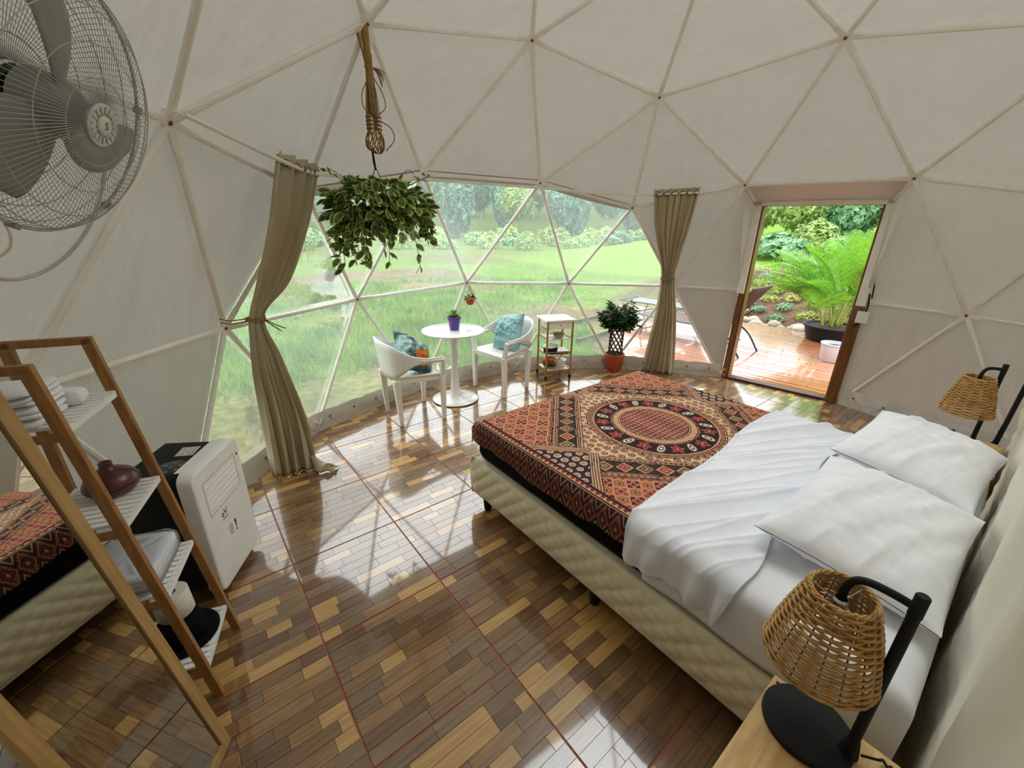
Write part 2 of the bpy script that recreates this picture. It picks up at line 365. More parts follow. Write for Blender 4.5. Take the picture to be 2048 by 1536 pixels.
for k, q in NP.items():
    if k == nm['dr']: continue
    if hub_o is None: hub_o = hub.build('hub', [M_strut, M_bolt], frame, smooth=True, sharp=30); o = hub_o
    else: o = dup(hub_o)
    inn = CEN-q; 
    if NV[k][2] < -.1: inn = np.array([-q[0], -q[1], 0])
    o.location = q; o.rotation_euler = Matrix(align(inn).tolist()).to_euler()

def panel(pts, n, wr, amp, seed):
    a, b, c = pts; V = []; idx = {}; nrm = np.cross(b-a, c-a); nrm /= np.linalg.norm(nrm)
    if np.dot(nrm, (a+b+c)/3-CEN) < 0: nrm = -nrm
    for i in range(n+1):
        for j in range(n+1-i):
            k = n-i-j; u, v, w = i/n, j/n, k/n; p = a*u+b*v+c*w; e = min(1, 27*u*v*w)
            s = p[0]*2.1+p[1]*3.7+p[2]*1.3
            idx[i, j] = len(V); V.append(p+nrm*(amp*e+wr*e**.5*math.sin(s*9+seed)*math.sin(p[2]*3+seed)))
    F = []
    for i in range(n):
        for j in range(n-i):
            F.append((idx[i, j], idx[i+1, j], idx[i, j+1]))
            if i+j < n-1: F.append((idx[i+1, j], idx[i+1, j+1], idx[i, j+1]))
    return MB().add(V, F)
dome = thing('wall_dome', 'pale fabric cover stretched over the dome frame', None, kind='structure')
window = thing('window_1', 'panoramic window of clear vinyl panes between the dome struts', None, kind='structure')
skylight = thing('window_2', 'clear vinyl skylight of five panes round the crown of the dome', None, kind='structure')
S_ = .028
for i, t in enumerate(DT):
    pts = [shell(NP[k], S_) for k in t]
    if frozenset(t) in winset: panel(pts, 8, .002, .006, i).build('pane', M_vinyl, window, smooth=True)
    elif frozenset(t) in topset: panel(pts, 6, .002, .006, i).build('pane', M_vinyl, skylight, smooth=True)
    else: panel(pts, 12, .003, .012, i).build('panel', M_membrane, dome, smooth=True)
sh = lambda x: shell(x, S_)
for pts in ((sh(N_('n6')), TL, ML), (sh(N_('n6')), ML, sh(N_('n13'))), (sh(N_('n13')), ML, ML*[1, 1, 0]), (sh(N_('n13')), ML*[1, 1, 0], sh(N_('bd1'))),
            (sh(N_('n7')), TR, MR), (sh(N_('n7')), MR, sh(N_('n14'))), (sh(N_('n14')), MR, MR*[1, 1, 0]), (sh(N_('n14')), MR*[1, 1, 0], sh(N_('bd2'))),
            (sh(N_('n6')), sh(N_('n7')), TL), (sh(N_('n7')), TR, TL)):
    panel(pts, 8, .003, .004, 3).build('panel', M_hood if pts[-1] is TL else M_membrane, dome, smooth=True)
# hem of the opaque cover along the window's upper edge
hem = MB()
prev = None
for a, b in (('m', 'n8'), ('n8', 'n9'), ('n9', 'n10')):
    A, B = N_(a), N_(b); 
    G = []
    for i in range(9):
        t = i/8; p = A*(1-t)+B*t; sag = .035+.05*math.sin(PI*t)*(0.6 if a == 'm' else .35)
        G.append([shell(p, .018)+np.array([0, 0, .02]), shell(p, .015)+np.array([0, 0, -sag*.5]), shell(p, .012)+np.array([0, 0, -sag])])
    hem.grid(G)
hem.build('hem', M_membrane, dome, smooth=True)

# skirt band round the foot of the dome, with grommets and lacing
skirt = thing('baseboard_1', 'fabric skirt with eyelets laced round the foot of the dome', None, kind='structure')
ring = sorted([k for k in NP if NV[k][2] < -.1], key=lambda k: math.atan2(NP[k][1], NP[k][0]))
GI = None; LI = None
for i, k in enumerate(ring):
    k2 = ring[(i+1) % len(ring)]
    if {k, k2} == {nm['bd1'], nm['bd2']}: continue
    A, B = NP[k], NP[k2]; L = np.linalg.norm(B-A); d = (B-A)/L; inn = -(A+B)/2; inn[2] = 0; inn /= np.linalg.norm(inn)
    G = []
    for j in range(25):
        t = j/24; p = A*(1-t)+B*t; w = .004*math.sin(t*31+i)+.003*math.sin(t*57)
        G.append([np.array([p[0], p[1], 0.001])+inn*.02, np.array([p[0], p[1], .08])+inn*(.014+w), np.array([p[0], p[1], .165+w])+inn*(.004)])
    MB().grid(G).build('skirt_band', M_skirt, skirt, smooth=True)
    G = [[g[1]+inn*.006-[0, 0, .012], g[2]*.55+g[1]*.45+inn*.010, g[2]+inn*.004] for g in G]
    MB().grid(G).build('flap', M_skirt, skirt, smooth=True)
    n = 5
    for j in range(n):
        t = (j+.5)/n; p = A*(1-t)+B*t; p = np.array([p[0], p[1], .105])+inn*.024
        if GI is None:
            g = MB(); g.lathe([(.0, 0), (.005, 0), (.006, .003), (.011, .003), (.011, 0)], 10); GI = g.build('eyelet', M_bolt, skirt, smooth=True, sharp=30); o = GI
        else: o = dup(GI)
        o.location = p; o.rotation_euler = Matrix(align(inn).tolist()).to_euler()
        q = p+d*.09*(1 if j % 2 else -1); q[2] = .02
        MB().tube([p+inn*.003, (p+q)/2+inn*.004, q+inn*.006], .0028, 5).build('lacing', M_skirt, skirt)
    for s1 in (1, -1):   # rope crossing at each node
        p = A+inn*.035; MB().tube([p+d*.05*s1+[0, 0, .10], p+[0, 0, .06], p-d*.05*s1+[0, 0, .02]], .004, 5).build('lacing', M_strut, skirt, smooth=True)

# ------------------------------------------------------------------ door
door = thing('door_1', 'open doorway with stained wood jambs and cream painted casing', None, loc=(2.87, .62, 0), kind='structure')
dd = (DR-DL)/np.linalg.norm(DR-DL); dn = np.array([-dd[1], dd[0], 0]); dn = dn if dn[0] > 0 else -dn
upz = np.array([0, 0, 1.])
def dbox(p0, p1, w, h, upv, m, name, bev=.004): MB().beam(p0, p1, w, h, upv).build(name, m, door, bevel=bev, world=True)
dbox(DL-dd*.03+dn*.05, DL-dd*.03+dn*.05+upz*1.92, .06, .15, dn, M_doorwood, 'jamb')
dbox(DR+dd*.03+dn*.05, DR+dd*.03+dn*.05+upz*1.92, .06, .15, dn, M_doorwood, 'jamb')
dbox(DL-dd*.06+dn*.05+upz*1.915, DR+dd*.06+dn*.05+upz*1.915, .15, .05, upz, M_doorwood, 'lintel')
dbox(DL-dd*.06+dn*.03+upz*.012, DR+dd*.06+dn*.03+upz*.012, .12, .03, upz, M_thresh, 'threshold')
dbox(DL-dd*.055-dn*.035+upz*1.0, DL-dd*.055-dn*.035+upz*1.955, .075, .022, dn, M_dooropaint, 'casing')
dbox(DR+dd*.055-dn*.035+upz*1.0, DR+dd*.055-dn*.035+upz*1.955, .075, .022, dn, M_dooropaint, 'casing')
dbox(DL-dd*.092-dn*.035+upz*1.925, DR+dd*.092-dn*.035+upz*1.925, .022, .065, upz, M_dooropaint, 'casing')
dbox(DL-dd*.045-dn*.032+upz*.0, DL-dd*.045-dn*.032+upz*1.0, .05, .02, dn, M_doorwood, 'lower_casing')
dbox(DR+dd*.055-dn*.032+upz*.0, DR+dd*.055-dn*.032+upz*1.0, .09, .02, dn, M_doorwood, 'lower_casing')

# ------------------------------------------------------------------ floor: red-grouted tiles, each embossed with wood strips
TILE = .5558; GX = -1.987; GY = 2.172; RF = 2.93
fl = MB(); fl.lathe([(0, -.06), (RF+.05, -.06), (RF+.05, -.0045), (0, -.0045)], 96)
floor = fl.build('floor', M_grout); tag(floor, 'glossy wood-look tile floor with red grout lines', kind='structure')
def wpx(p):
    d = Vector(p)-Vector(CAMLOC); z = d.dot(FWD)
    if z < .05: return None
    return 1024+FPX*d.dot(RIGHT)/z, 768-FPX*d.dot(UP)/z, z
def plank_mb(mb, x0, x1, y0, y1, zt=0.0):
    i = .0011; z0 = -.0035
    mb.add([(x0, y0, z0), (x1, y0, z0), (x1, y1, z0), (x0, y1, z0), (x0+i, y0+i, zt), (x1-i, y0+i, zt), (x1-i, y1-i, zt), (x0+i, y1-i, zt)],
           [(4, 5, 6, 7), (0, 1, 5, 4), (1, 2, 6, 5), (2, 3, 7, 6), (3, 0, 4, 7)])
planks = []; tiles = {}
NR = 10; g2 = .0033
for ti in range(-3, 10):
    for tj in range(-3, 11):
        x0 = GX+ti*TILE; y1 = GY-tj*TILE; 
        if np.hypot(max(abs(x0+TILE/2)-TILE/2, 0), max(abs(y1-TILE/2)-TILE/2, 0)) > RF: continue
        xa, xb, ya, yb = x0+g2, x0+TILE-g2, y1-TILE+g2, y1-g2
        rh = (yb-ya)/NR; lst = []
        rr = random.Random(ti*131+tj*17)
        for r in range(NR):
            ya_, yb_ = ya+r*rh, ya+(r+1)*rh; ym = max(abs(ya_), abs(yb_))
            if ym >= RF: 
                continue
            lim = math.sqrt(RF*RF-ym*ym); x = xa-rr.random()*.12; last = -1
            while x < xb-1e-4:
                last = rr.choice([q_ for q_ in (0, 0, 0, 1, 1, 1, 1, 2, 2, 2, 3, 3, 3, 4, 4, 4, 5, 5) if q_ != last]); ln = rr.choice((.10, .14, .17, .2, .25, .3)); x2 = min(x+ln, xb)
                if xb-x2 < .035: x2 = xb
                a, b = max(x, xa, -lim), min(x2, xb, lim)
                if b-a > .012: lst.append((a, b, ya_, yb_, last)); 
                x = x2
        if lst: tiles[ti, tj] = lst
rank = []
for key, lst in tiles.items():
    for n, (a, b, c, d, m) in enumerate(lst):
        q = [wpx((x, y, 0)) for x, y in ((a, c), (b, c), (b, d), (a, d))]
        if any(v is None for v in q): continue
        u = np.mean([v[0] for v in q]); w = np.mean([v[1] for v in q])
        if not (-20 < u < 2068 and -20 < w < 1556): continue
        if -.98 < (a+b)/2 < .66 and -1.05 < (c+d)/2 < .93: continue
        s = sum(q[i][0]*q[(i+1) % 4][1]-q[(i+1) % 4][0]*q[i][1] for i in range(4))
        rank.append((abs(s), key, n))
rank.sort(reverse=True); single = {(k, n) for _, k, n in rank[:290]}
for key, lst in tiles.items():
    ti, tj = key; x0 = GX+ti*TILE; y1 = GY-tj*TILE; cx, cy_ = x0+TILE/2, y1-TILE/2
    ca = [l[0] for l in lst]; a0, a1 = min(l[0] for l in lst), max(l[1] for l in lst); c0, c1 = min(l[2] for l in lst), max(l[3] for l in lst)
    tb = MB(); tb.box(((a0+a1)/2-cx, (c0+c1)/2-cy_, -.0042), (a1-a0, c1-c0, .0034))
    # body of the tile: only where its strips are (cut tiles stay inside the circle)
    if np.hypot(max(abs(x0), abs(x0+TILE)), max(abs(y1), abs(y1-TILE))) > RF:
        tb = MB()
        for (a, b, c, d, m) in lst: tb.box(((a+b)/2-cx, (c+d)/2-cy_, -.0042), (b-a, d-c, .0034))
    t = tb.build('tile', M_planks[1], floor); t.location = (cx, cy_, 0)
    rest = MB()
    for n, (a, b, c, d, m) in enumerate(lst):
        if (key, n) in single:
            pm = MB(); plank_mb(pm, a-cx, b-cx, c-cy_, d-cy_); o = pm.build('wood_strip', M_planks[m], t)
        else: rest.cur = m; plank_mb(rest, a-cx, b-cx, c-cy_, d-cy_)
    if rest.v:
        o = rest.build('wood_strips', M_planks, t); o['kind'] = 'stuff'

# ------------------------------------------------------------------ cream canvas partition behind the bed
G = []
for i in range(140):
    col = []
    for j in range(26):
        z = 2.35*j/25; xe = min(.92+2.07*z, 2.5); xe = xe if z < .8 else 2.5; x = -2.5+(xe+2.5)*i/139
        zmax = min(2.35, ZC+math.sqrt(max(.05, 8.85-x*x-1.21))-.06); zz = min(z, zmax)
        y = -1.115+.012*math.sin(x*9.5+.6*math.sin(zz*1.7))+.008*math.sin(x*21+1.3+zz)+.006*math.sin(zz*2+x)
        col.append((x, y, zz+.004))
    G.append(col)
pw = MB().grid(G).build('wall_head', M_wallc, smooth=True, solid=.006); tag(pw, 'cream canvas partition hanging behind the head of the bed', kind='structure')
# ------------------------------------------------------------------ bed
XL, XR, YF, YH, ZT = -.95, .665, .92, -1.065, .578
CX, CY = -.115, .243
bed = thing('bed_base', 'cream quilted box bed base on dark legs under the mattress', 'bed base', loc=(-.14, -.06, 0))
mb = MB()
def quilt_side(p0, p1, z0, z1, out, per=.082, amp=.015):
    p0 = np.array(p0); p1 = np.array(p1); L = np.linalg.norm(p1-p0); nu = int(L/.011); nv = 26; G = []
    for i in range(nu+1):
        s = L*i/nu; col = []
        for j in range(nv+1):
            v = j/nv; z = z0+(z1-z0)*v; a = (s*.8+z*.9)/per*PI; b = (s*.8-z*1.1)/per*PI
            h = amp*(abs(math.sin(a))*abs(math.sin(b)))**.5; e = 1-abs(2*v-1)**6
            bul = .022*math.sin(PI*v)**.6
            p = p0+(p1-p0)*(i/nu)+np.array(out)*(h*e*(1-abs(2*i/nu-1)**40)+bul-.02); col.append((p[0], p[1], z))
        G.append(col)
    mb.grid(G)
z0, z1 = .092, .345
xl, xr, yf, yh = -.962, .675, .935, -1.06
quilt_side((xl, yh), (xl, yf), z0, z1, (-1, 0)); quilt_side((xl, yf), (xr, yf), z0, z1, (0, 1)); quilt_side((xr, yf), (xr, yh), z0, z1, (1, 0)); quilt_side((xr, yh), (xl, yh), z0, z1, (0, -1))
mb.box(((xl+xr)/2, (yf+yh)/2, (z0+z1)/2), (xr-xl-.03, yf-yh-.03, z1-z0-.004))
mb.build('upholstered_box', M_cream, bed, smooth=True, sharp=50, world=True)
for x in (-.915, -.14, .63):
    for y in (.815, -.06, -.98):
        l = MB(); l.lathe([(.019, 0), (.024, .02), (.030, .094)], 14, (x, y, 0)); l.build('leg', M_black, bed, smooth=True, sharp=40, world=True)
mt = MB()
def rbox(mb, x0, x1, y0, y1, z0, z1, r, n=5):
    out = []
    for (zz, ins) in [(z0, r), (z0+r*.3, r*.3), (z0+r, 0), (z1-r, 0)] + [(z1-r+r*math.sin(a), r*(1-math.cos(a))) for a in np.linspace(.2, PI/2, 6)]:
        ring = []
        for cx, cy_, a0 in ((x1-.06, y1-.06, 0), (x0+.06, y1-.06, PI/2), (x0+.06, y0+.06, PI), (x1-.06, y0+.06, 1.5*PI)):
            for k in range(n+1):
                a = a0+k/n*PI/2; rr = max(.06-ins, .002); ring.append((cx+rr*math.cos(a), cy_+rr*math.sin(a), zz))
        out.append(ring)
    mb.grid(out, cv=True, flip=True); b = len(mb.v)-len(out[0]); mb.f.append(tuple(range(b, b+len(out[0])))); mb.m.append(0)
rbox(mt, XL+.012, XR-.012, YH, YF-.012, .346, ZT-.004, .05)
mo = mt.build('mattress', M_blackfab, None, smooth=True, sharp=50); tag(mo, 'black sided mattress showing as a dark band below the bedspread', 'mattress')

def drape(sx, sy, xl, xr, yl, yr, zt, r):
    """rest coordinates -> position on a rounded mattress edge"""
    def ax(s, lo, hi):
        p = np.clip(s, lo+r, hi-r); over = np.where(s > hi-r, s-(hi-r), np.where(s < lo+r, (lo+r)-s, 0)); sg = np.where(s > hi-r, 1, -1)
        a = np.clip(over/r, 0, PI/2); ext = r*np.sin(a); drop = r*(1-np.cos(a))+np.maximum(0, over-r*PI/2); return p+sg*ext, drop
    X, dx = ax(sx, xl, xr); Y, dy = ax(sy, yl, yr); d = (dx**4+dy**4)**.25
    return X, Y, zt-d, dx, dy
def cc(h): return np.array(C(h)[:3])
def coverlet_print(X, Y):
    TAN, PEA, BEI, BLK, DRD, RED, OLV, ORA, WHT = [cc(h) for h in ('#cfa47e', '#cf9a7e', '#dab793', '#35262a', '#7d3432', '#a04a42', '#6d5d42', '#bf7d58', '#e6d8c4')]
    n = X.shape; col = np.empty(n+(3,)); col[:] = BEI
    def put(mask, c): col[mask] = c
    r = np.hypot(X, Y); th = np.arctan2(Y, X); s = np.abs(X)+np.abs(Y); d = np.abs(X)-np.abs(Y); dg = (X-Y); sg = (X+Y)
    # floral ground: small ringed flowers
    cs = .048; u = X/cs; v = Y/cs+.5*(np.floor(u) % 2); iu = np.floor(u); iv = np.floor(v); h = np.modf(np.abs(np.sin(iu*12.9+iv*78.2)*43758.5))[0]
    q = np.hypot(u-iu-.5-.22*(h-.5), v-iv-.5-.2*(h-.5)); put((q < .36) & (q > .24), BLK); put(q < .14, DRD); put((q < .24) & (q > .14), TAN)
    put((q > .42) & (q < .47) & (h > .5), RED)
    # medallion
    a = sg/.030; b = dg/.030; ia = np.floor(a); ib = np.floor(b); fa = np.abs(a-ia-.5); fb = np.abs(b-ib-.5); m = r < .19
    put(m, PEA); put(m & ((ia+ib) % 2 == 0), RED); put(m & ((fa > .42) | (fb > .42)), BLK*1.6); put(m & (fa < .16) & (fb < .16), BLK); 
    m = (r >= .19) & (r < .255); put(m, TAN); put(m & (np.abs(np.sin(th*46)) < .22) & (np.abs(r-.222) < .012), BLK)
    for rr in (.192, .203, .240, .252): put(np.abs(r-rr) < .0028, BLK)
    put(np.abs(r-.246) < .0022, RED)
    m = (r >= .255) & (r < .345); put(m, BLK)
    k = 22; t = (th/(2*PI)*k) % 2; tt = (t % 1-.5)/.5; rr = (r-.30)/.045; e = np.hypot(tt*1.05, rr)
    fl = m & (t < 1); lob = .78+.2*np.cos(5*np.arctan2(rr, tt)); put(fl & (e < lob), RED); put(fl & (e < .35), DRD*.6); put(fl & (e < .18), PEA)
    pa = m & (t >= 1); e2 = np.hypot(tt*1.9+rr*.5, rr*1.1); put(pa & (e2 < .85) & (e2 > .58), WHT); put(pa & (e2 < .3), WHT); put(pa & (e2 > .92) & (e2 < 1.05), OLV)
    m = (r >= .345) & (r < .395); put(m, TAN); 
    for rr in (.348, .362, .380, .393): put(np.abs(r-rr) < .0028, BLK)
    put(np.abs(r-.371) < .004, RED); put((r > .383) & (r < .391) & (np.sin(th*60) > .5), OLV)
    # diagonal bands
    bm = (s > .60) & (s < .86) & (np.abs(d) < .50)
    put(bm, TAN); put(bm & (s > .80), PEA); put(bm & (s > .662) & (s < .79), BLK)
    sp = (np.sin(s*420)*np.sin(d*420) > .55); put(bm & (s > .662) & (s < .79) & sp, OLV*1.1)
    kk = d/.135; ik = np.floor(kk); fk = (kk-ik-.5)*.135; dm = np.abs(fk)+np.abs(s-.726)
    mm = bm & (s > .662) & (s < .79); put(mm & (dm < .062), TAN); put(mm & (dm < .050) & (ik % 2 == 0), RED); put(mm & (dm < .050) & (ik % 2 != 0), OLV); put(mm & (dm < .024), TAN*.8); put(mm & (dm < .012), BLK)
    for q_ in (.604, .622, .640, .652, .660, .792, .802, .815, .838, .846, .857): put(bm & (np.abs(s-q_) < .0035), BLK)
    put(bm & (np.abs(s-.631) < .005) & (np.sin(d*180) > 0), DRD); put(bm & (np.abs(s-.826) < .007) & (np.sin(d*150) > .2), RED)
    # side triangles
    tr = (np.abs(d) >= .50) & (s > .56); st = tr & (np.abs(d) < .575); put(st, TAN)
    for q_ in (.503, .520, .540, .556, .572): put(st & (np.abs(np.abs(d)-q_) < .0035), BLK)
    put(st & (np.abs(np.abs(d)-.530) < .006), PEA)
    dk = tr & (np.abs(d) >= .575); put(dk, BLK*1.2); cs = .052; u = X/cs+.3; v = Y/cs+.5*(np.floor(u) % 2); iu = np.floor(u); iv = np.floor(v); q = np.hypot(u-iu-.5, v-iv-.5)
    hh = np.modf(np.abs(np.sin(iu*3.9+iv*7.2)*4375.5))[0]; rr = .30+.1*hh
    put(dk & (q < rr), WHT*.9); put(dk & (q < rr*.72), DRD); put(dk & (q < rr*.55), TAN); put(dk & (q < rr*.2), BLK); put(dk & (q > .5) & (np.sin(X*300)*np.sin(Y*310) > .3), DRD)
    # corner fields: diamond checks with roundels
    cf = (s >= .86) & (np.abs(d) < 3) & ~tr; put(cf, RED); a = s/.088; b = d/.088; ia = np.floor(a); ib = np.floor(b); fa = a-ia-.5; fb = b-ib-.5; q = np.hypot(fa, fb); pr = (ia+ib) % 2 == 0
    put(cf & pr, ORA); put(cf & ~pr & (ia % 2 == 0), DRD*.6); put(cf & pr & (q < .34), OLV); put(cf & pr & (q < .26), ORA); put(cf & pr & (q < .1), BLK)
    fo = np.abs(np.cos(2*np.arctan2(fb, fa))); put(cf & ~pr & (q < .20+.2*fo), TAN); put(cf & ~pr & (q < .15+.17*fo), RED); put(cf & ~pr & (q < .1), BLK)
    put(cf & ((np.abs(fa) > .46) | (np.abs(fb) > .46)), PEA)
    # border
    for E_, lo, T in ((np.abs(X), .775, Y), (Y, .640, X)):
        b = E_ > lo; put(b, TAN); e = E_-lo
        put(b & (np.abs(e-.022) < .010) & (np.abs(((T/.03) % 1)-.5) < (.022-e+.01)/.04+.1), DRD); 
        for q_ in (.004, .010, .040, .047): put(b & (np.abs(e-q_) < .0026), BLK)
        w = b & (e > .05) & (e < .190); put(w, DRD*.6); p = .072; f1 = np.abs(((T/p) % 1)-.5); f2 = np.abs((e-.12)/.07)/2; dmm = f1+f2
        put(w & (np.abs(dmm-.42) < .035), TAN*.5); put(w & (dmm < .25), BLK*1.2); put(w & (np.sin(T*330)*np.sin(e*330) > .62), TAN*.45); put(w & (dmm < .18), DRD*1.0); put(w & (dmm < .09), TAN*.7); put(w & (dmm > .56), BLK); put(w & (dmm > .7) & (dmm < .78), TAN*.6)
        f = b & (e >= .190); put(f, TAN*.8)
        for q_ in (.192, .200, .212, .226, .238): put(f & (np.abs(e-q_) < .0026), BLK)
        put(f & (e > .203) & (e < .222) & (np.sin(T*190) > 0), RED*.8); put(f & (e > .24), BLK)
    g = .9+.2*noise2(X*160+9, Y*160+5)
    return col*g[..., None]
nx, ny = 560, 400
sx = np.linspace(XL-.115, XR+.10, nx); sy = np.linspace(-.30, YF+.11, ny); SX, SY = np.meshgrid(sx, sy, indexing='ij')
X, Y, Z, dx, dy = drape(SX, SY, XL-.004, XR+.004, -3, YF+.004, ZT+.014, .05)
Z = Z+.003*(noise2(SX*5, SY*5)-.5)*2*(dx < .02)+.006*np.exp(-((SX-.42+.35*(SY-.12))/.03)**2)*sm(-.2, 0, SY)*sm(.25, .1, SY)*sm(.2, .35, SX)
hang = sm(.03, .12, np.maximum(dx, dy)); X = X+np.sign(SX-CX)*hang*(dx > dy)*.006*np.sin(SY*23+np.sin(SY*9)*1.5); Y = Y+hang*(dy >= dx)*.006*np.sin(SX*21)
hemw = .012*np.sin(SY*6.3)+.006*np.sin(SY*17); Z = np.where(dx > .08, Z-hemw*sm(.08, .16, dx), Z)
cv = MB().grid(np.stack([X, Y, Z], -1)).build('bedspread', vcol_mat('block_print_cotton', rough=.95, spec=.1, bump=.15), None, smooth=True)
set_vcol(cv, coverlet_print(SX-CX, SY-CY).reshape(-1, 3)); tag(cv, 'red and black block-printed bedspread with a round medallion', 'bedspread')

# fitted sheet at the head end
nx, ny = 150, 60
sx = np.linspace(XL-.195, XR+.19, nx); sy = np.linspace(YH-.19, -.30, ny); SX, SY = np.meshgrid(sx, sy, indexing='ij')
X, Y, Z, dx, dy = drape(SX, SY, XL, XR, YH-.004, 3, ZT+.012, .055)
Z = Z-.006*sm(.0, .3, noise2(SX*3, SY*3)-.4)*(dx < .01); X = X+np.sign(SX)*sm(.04, .15, dx)*.006*np.sin(SY*16); 
Z = np.maximum(Z, .350)
fs = MB().grid(np.stack([X, Y, Z], -1)).build('fitted_sheet', M_linen, None, smooth=True, solid=.003); tag(fs, 'smooth white fitted sheet stretched over the head end of the mattress', 'sheet')
# loose flat sheet folded across the bed
nx, ny = 300, 130
sx = np.linspace(0, 1, nx); sy = np.linspace(0, 1, ny); U, V = np.meshgrid(sx, sy, indexing='ij')
SX = (XL-.165)+(XR+.10-XL+.165)*U
yl = -.585+.035*np.sin(SX*3.1+1)-.10*sm(-.6, .7, SX)*0+.02*np.sin(SX*9); yr = -.195+.07*sm(-.9, .6, SX)+.012*np.sin(SX*7)
SY = yl+(yr-yl)*V
X, Y, Z, dx, dy = drape(SX, SY, XL-.012, XR+.012, -5, 5, ZT+.030, .06)
w = SX*.9+SY*1.9; ridge = lambda f, ph, k: np.exp(-np.abs(np.sin(w*f+ph+1.2*noise2(SX*2+k, SY*2)))*3.0)
fold = .015*ridge(6, .4, 3)*sm(.05, .3, V)*sm(1, .6, V)+.011*ridge(9.3, 1.1, 9)*sm(0, .3, V)+.008*ridge(15, 2.2, 5)
Z = Z+fold*np.where(dx < .05, 1, 0.2)+.004*(V > .965)
hg = sm(.02, .14, dx); sgn = np.where(SX < 0, -1, 1)
X = X+sgn*hg*(.010+.014*np.sin(SY*38+2*np.sin(SY*11))+.008*np.sin(SY*71)); Z = np.where(dx > .03, Z+.010*np.sin(SY*13+.6)*sm(.05, .17, dx), Z)
ff = MB().grid(np.stack([X, Y, Z], -1)).build('flat_sheet', M_linen2, None, smooth=True, solid=.004); tag(ff, 'creased white flat sheet laid across the middle of the bed', 'sheet')

def pillow_mb(w, h, t, seed, wr=.012, pinch=.10):
    n, m = 96, 70; mb = MB()
    for sgn in (1, -1):
        u = np.linspace(-1, 1, n); v = np.linspace(-1, 1, m); Uu, Vv = np.meshgrid(u, v, indexing='ij')
        x = Uu*w/2*(1-pinch*(1-Uu**2)*0-pinch*(1-np.abs(Vv)**2)*0*Uu); x = Uu*w/2*(1-.05*(1-Vv**2)); y = Vv*h/2*(1-.06*(1-Uu**2))
        x = x+np.sign(Uu)*0
        prof = np.maximum(0, (1-np.abs(Uu)**2.6))**.55*np.maximum(0, (1-np.abs(Vv)**2.4))**.55
        wrn = wr*(noise2(Uu*3+seed+Vv*5, Vv*2.2+seed)-.5)+wr*.6*(noise2(Uu*9+seed, Vv*5-Uu*4+seed)-.5)+wr*.22*(noise2(Uu*5+Vv*22+seed, Vv*3)-.5)+wr*.9*(np.exp(-np.abs(np.sin(Vv*6+Uu*2.2+seed))*4)-.3)*sm(.5, .95, np.abs(Uu))
        z = sgn*(prof*(t/2+wrn)+.0015)
        mb.grid(np.stack([x, y, z], -1), flip=sgn < 0)
    return mb
p = pillow_mb(.74, .50, .20, 3, .022).build('pillow', M_linen, None, smooth=True); p.location = (-.365, -.82, .685); p.rotation_euler = (math.radians(5), math.radians(-2), math.radians(-1)); tag(p, 'plump white pillow lying nearer the pine nightstand, its open end showing', 'pillow', 'white bed pillows')
p = pillow_mb(.66, .50, .21, 11, .022).build('pillow', M_linen, None, smooth=True); p.location = (.42, -.82, .695); p.rotation_euler = (math.radians(7), math.radians(-3), math.radians(-4)); tag(p, 'white pillow on the far half of the bed, beneath the distant lamp', 'pillow', 'white bed pillows')

# ------------------------------------------------------------------ nightstands and lamps
def nightstand(loc, label):
    t = thing('nightstand', label, 'nightstand', loc=loc, group='pine nightstands beside the bed'); w, d, h = .40, .275, .5
    MB().box((0, 0, h-.009), (w, d, .018)).build('top', M_pine, t, bevel=.002)
    for x in (-w/2+.009, w/2-.009): MB().box((x, 0, (h-.018)/2), (.018, d-.01, h-.018)).build('side_panel', M_pine, t, bevel=.002)
    MB().box((0, -d/2+.01, (h-.018)/2+.02), (w-.036, .012, h-.06)).build('back_panel', M_pine, t)
    MB().box((0, 0, .2), (w-.036, d-.03, .016)).build('shelf', M_pine, t)
    sc = MB(); sc.lathe([(0, 0), (.005, 0), (.005, .0008), (0, .0008)], 10); first = None
    for x in (-w/2+.02, w/2-.02):
        for y in (-d/2+.015, d/2-.015):
            o = sc.build('screw', M_black, t) if first is None else dup(first); first = first or o; o.location = (x, y, h)
    return t
nightstand((-1.263, -.942, 0), 'bare pine board nightstand with dark screw heads, near the camera')
nightstand((1.26, -.94, 0), 'nightstand hidden past the pillows, holding the far wicker lamp')
def wicker_shade(parent, c):
    n = 15; rings = 27; z0, z1, r0, r1 = -.115, .085, .112, .062
    wv = MB()
    for k in range(rings):
        t = k/(rings-1); z = z0+(z1-z0)*t; r = r0+(r1-r0)*t+.004*math.sin(PI*t); pts = []
        for i in range(n*6):
            a = 2*PI*i/(n*6); ph = (a*n/2)+(PI if k % 2 else 0); rr = r+.0042*math.cos(ph)
            pts.append((c[0]+rr*math.cos(a), c[1]+rr*math.sin(a), c[2]+z+.0012*math.sin(a*3+k)))
        wv.tube(pts, .0037, 5, closed=True)
    wv.build('wicker_weave', M_wicker, parent, smooth=True)
    st = MB()
    for i in range(n):
        a = 2*PI*i/n; st.tube([(c[0]+(r0+(r1-r0)*t)*math.cos(a), c[1]+(r0+(r1-r0)*t)*math.sin(a), c[2]+z0+(z1-z0)*t) for t in (0, .33, .66, 1)], .0021, 5)
    st.build('wicker_stakes', M_wickerd, parent, smooth=True)
    for z, r in ((z0-.002, r0), (z1+.002, r1)):
        b = MB()
        for q in (0, 1, 2):
            b.tube([(c[0]+(r+.003*math.cos(8*a+q*2.1))*math.cos(a), c[1]+(r+.003*math.cos(8*a+q*2.1))*math.sin(a), c[2]+z+.003*math.sin(8*a+q*2.1)) for a in np.linspace(0, 2*PI, 100)[:-1]], .0027, 5, closed=True)
        b.build('braided_rim', M_wicker, parent, smooth=True)
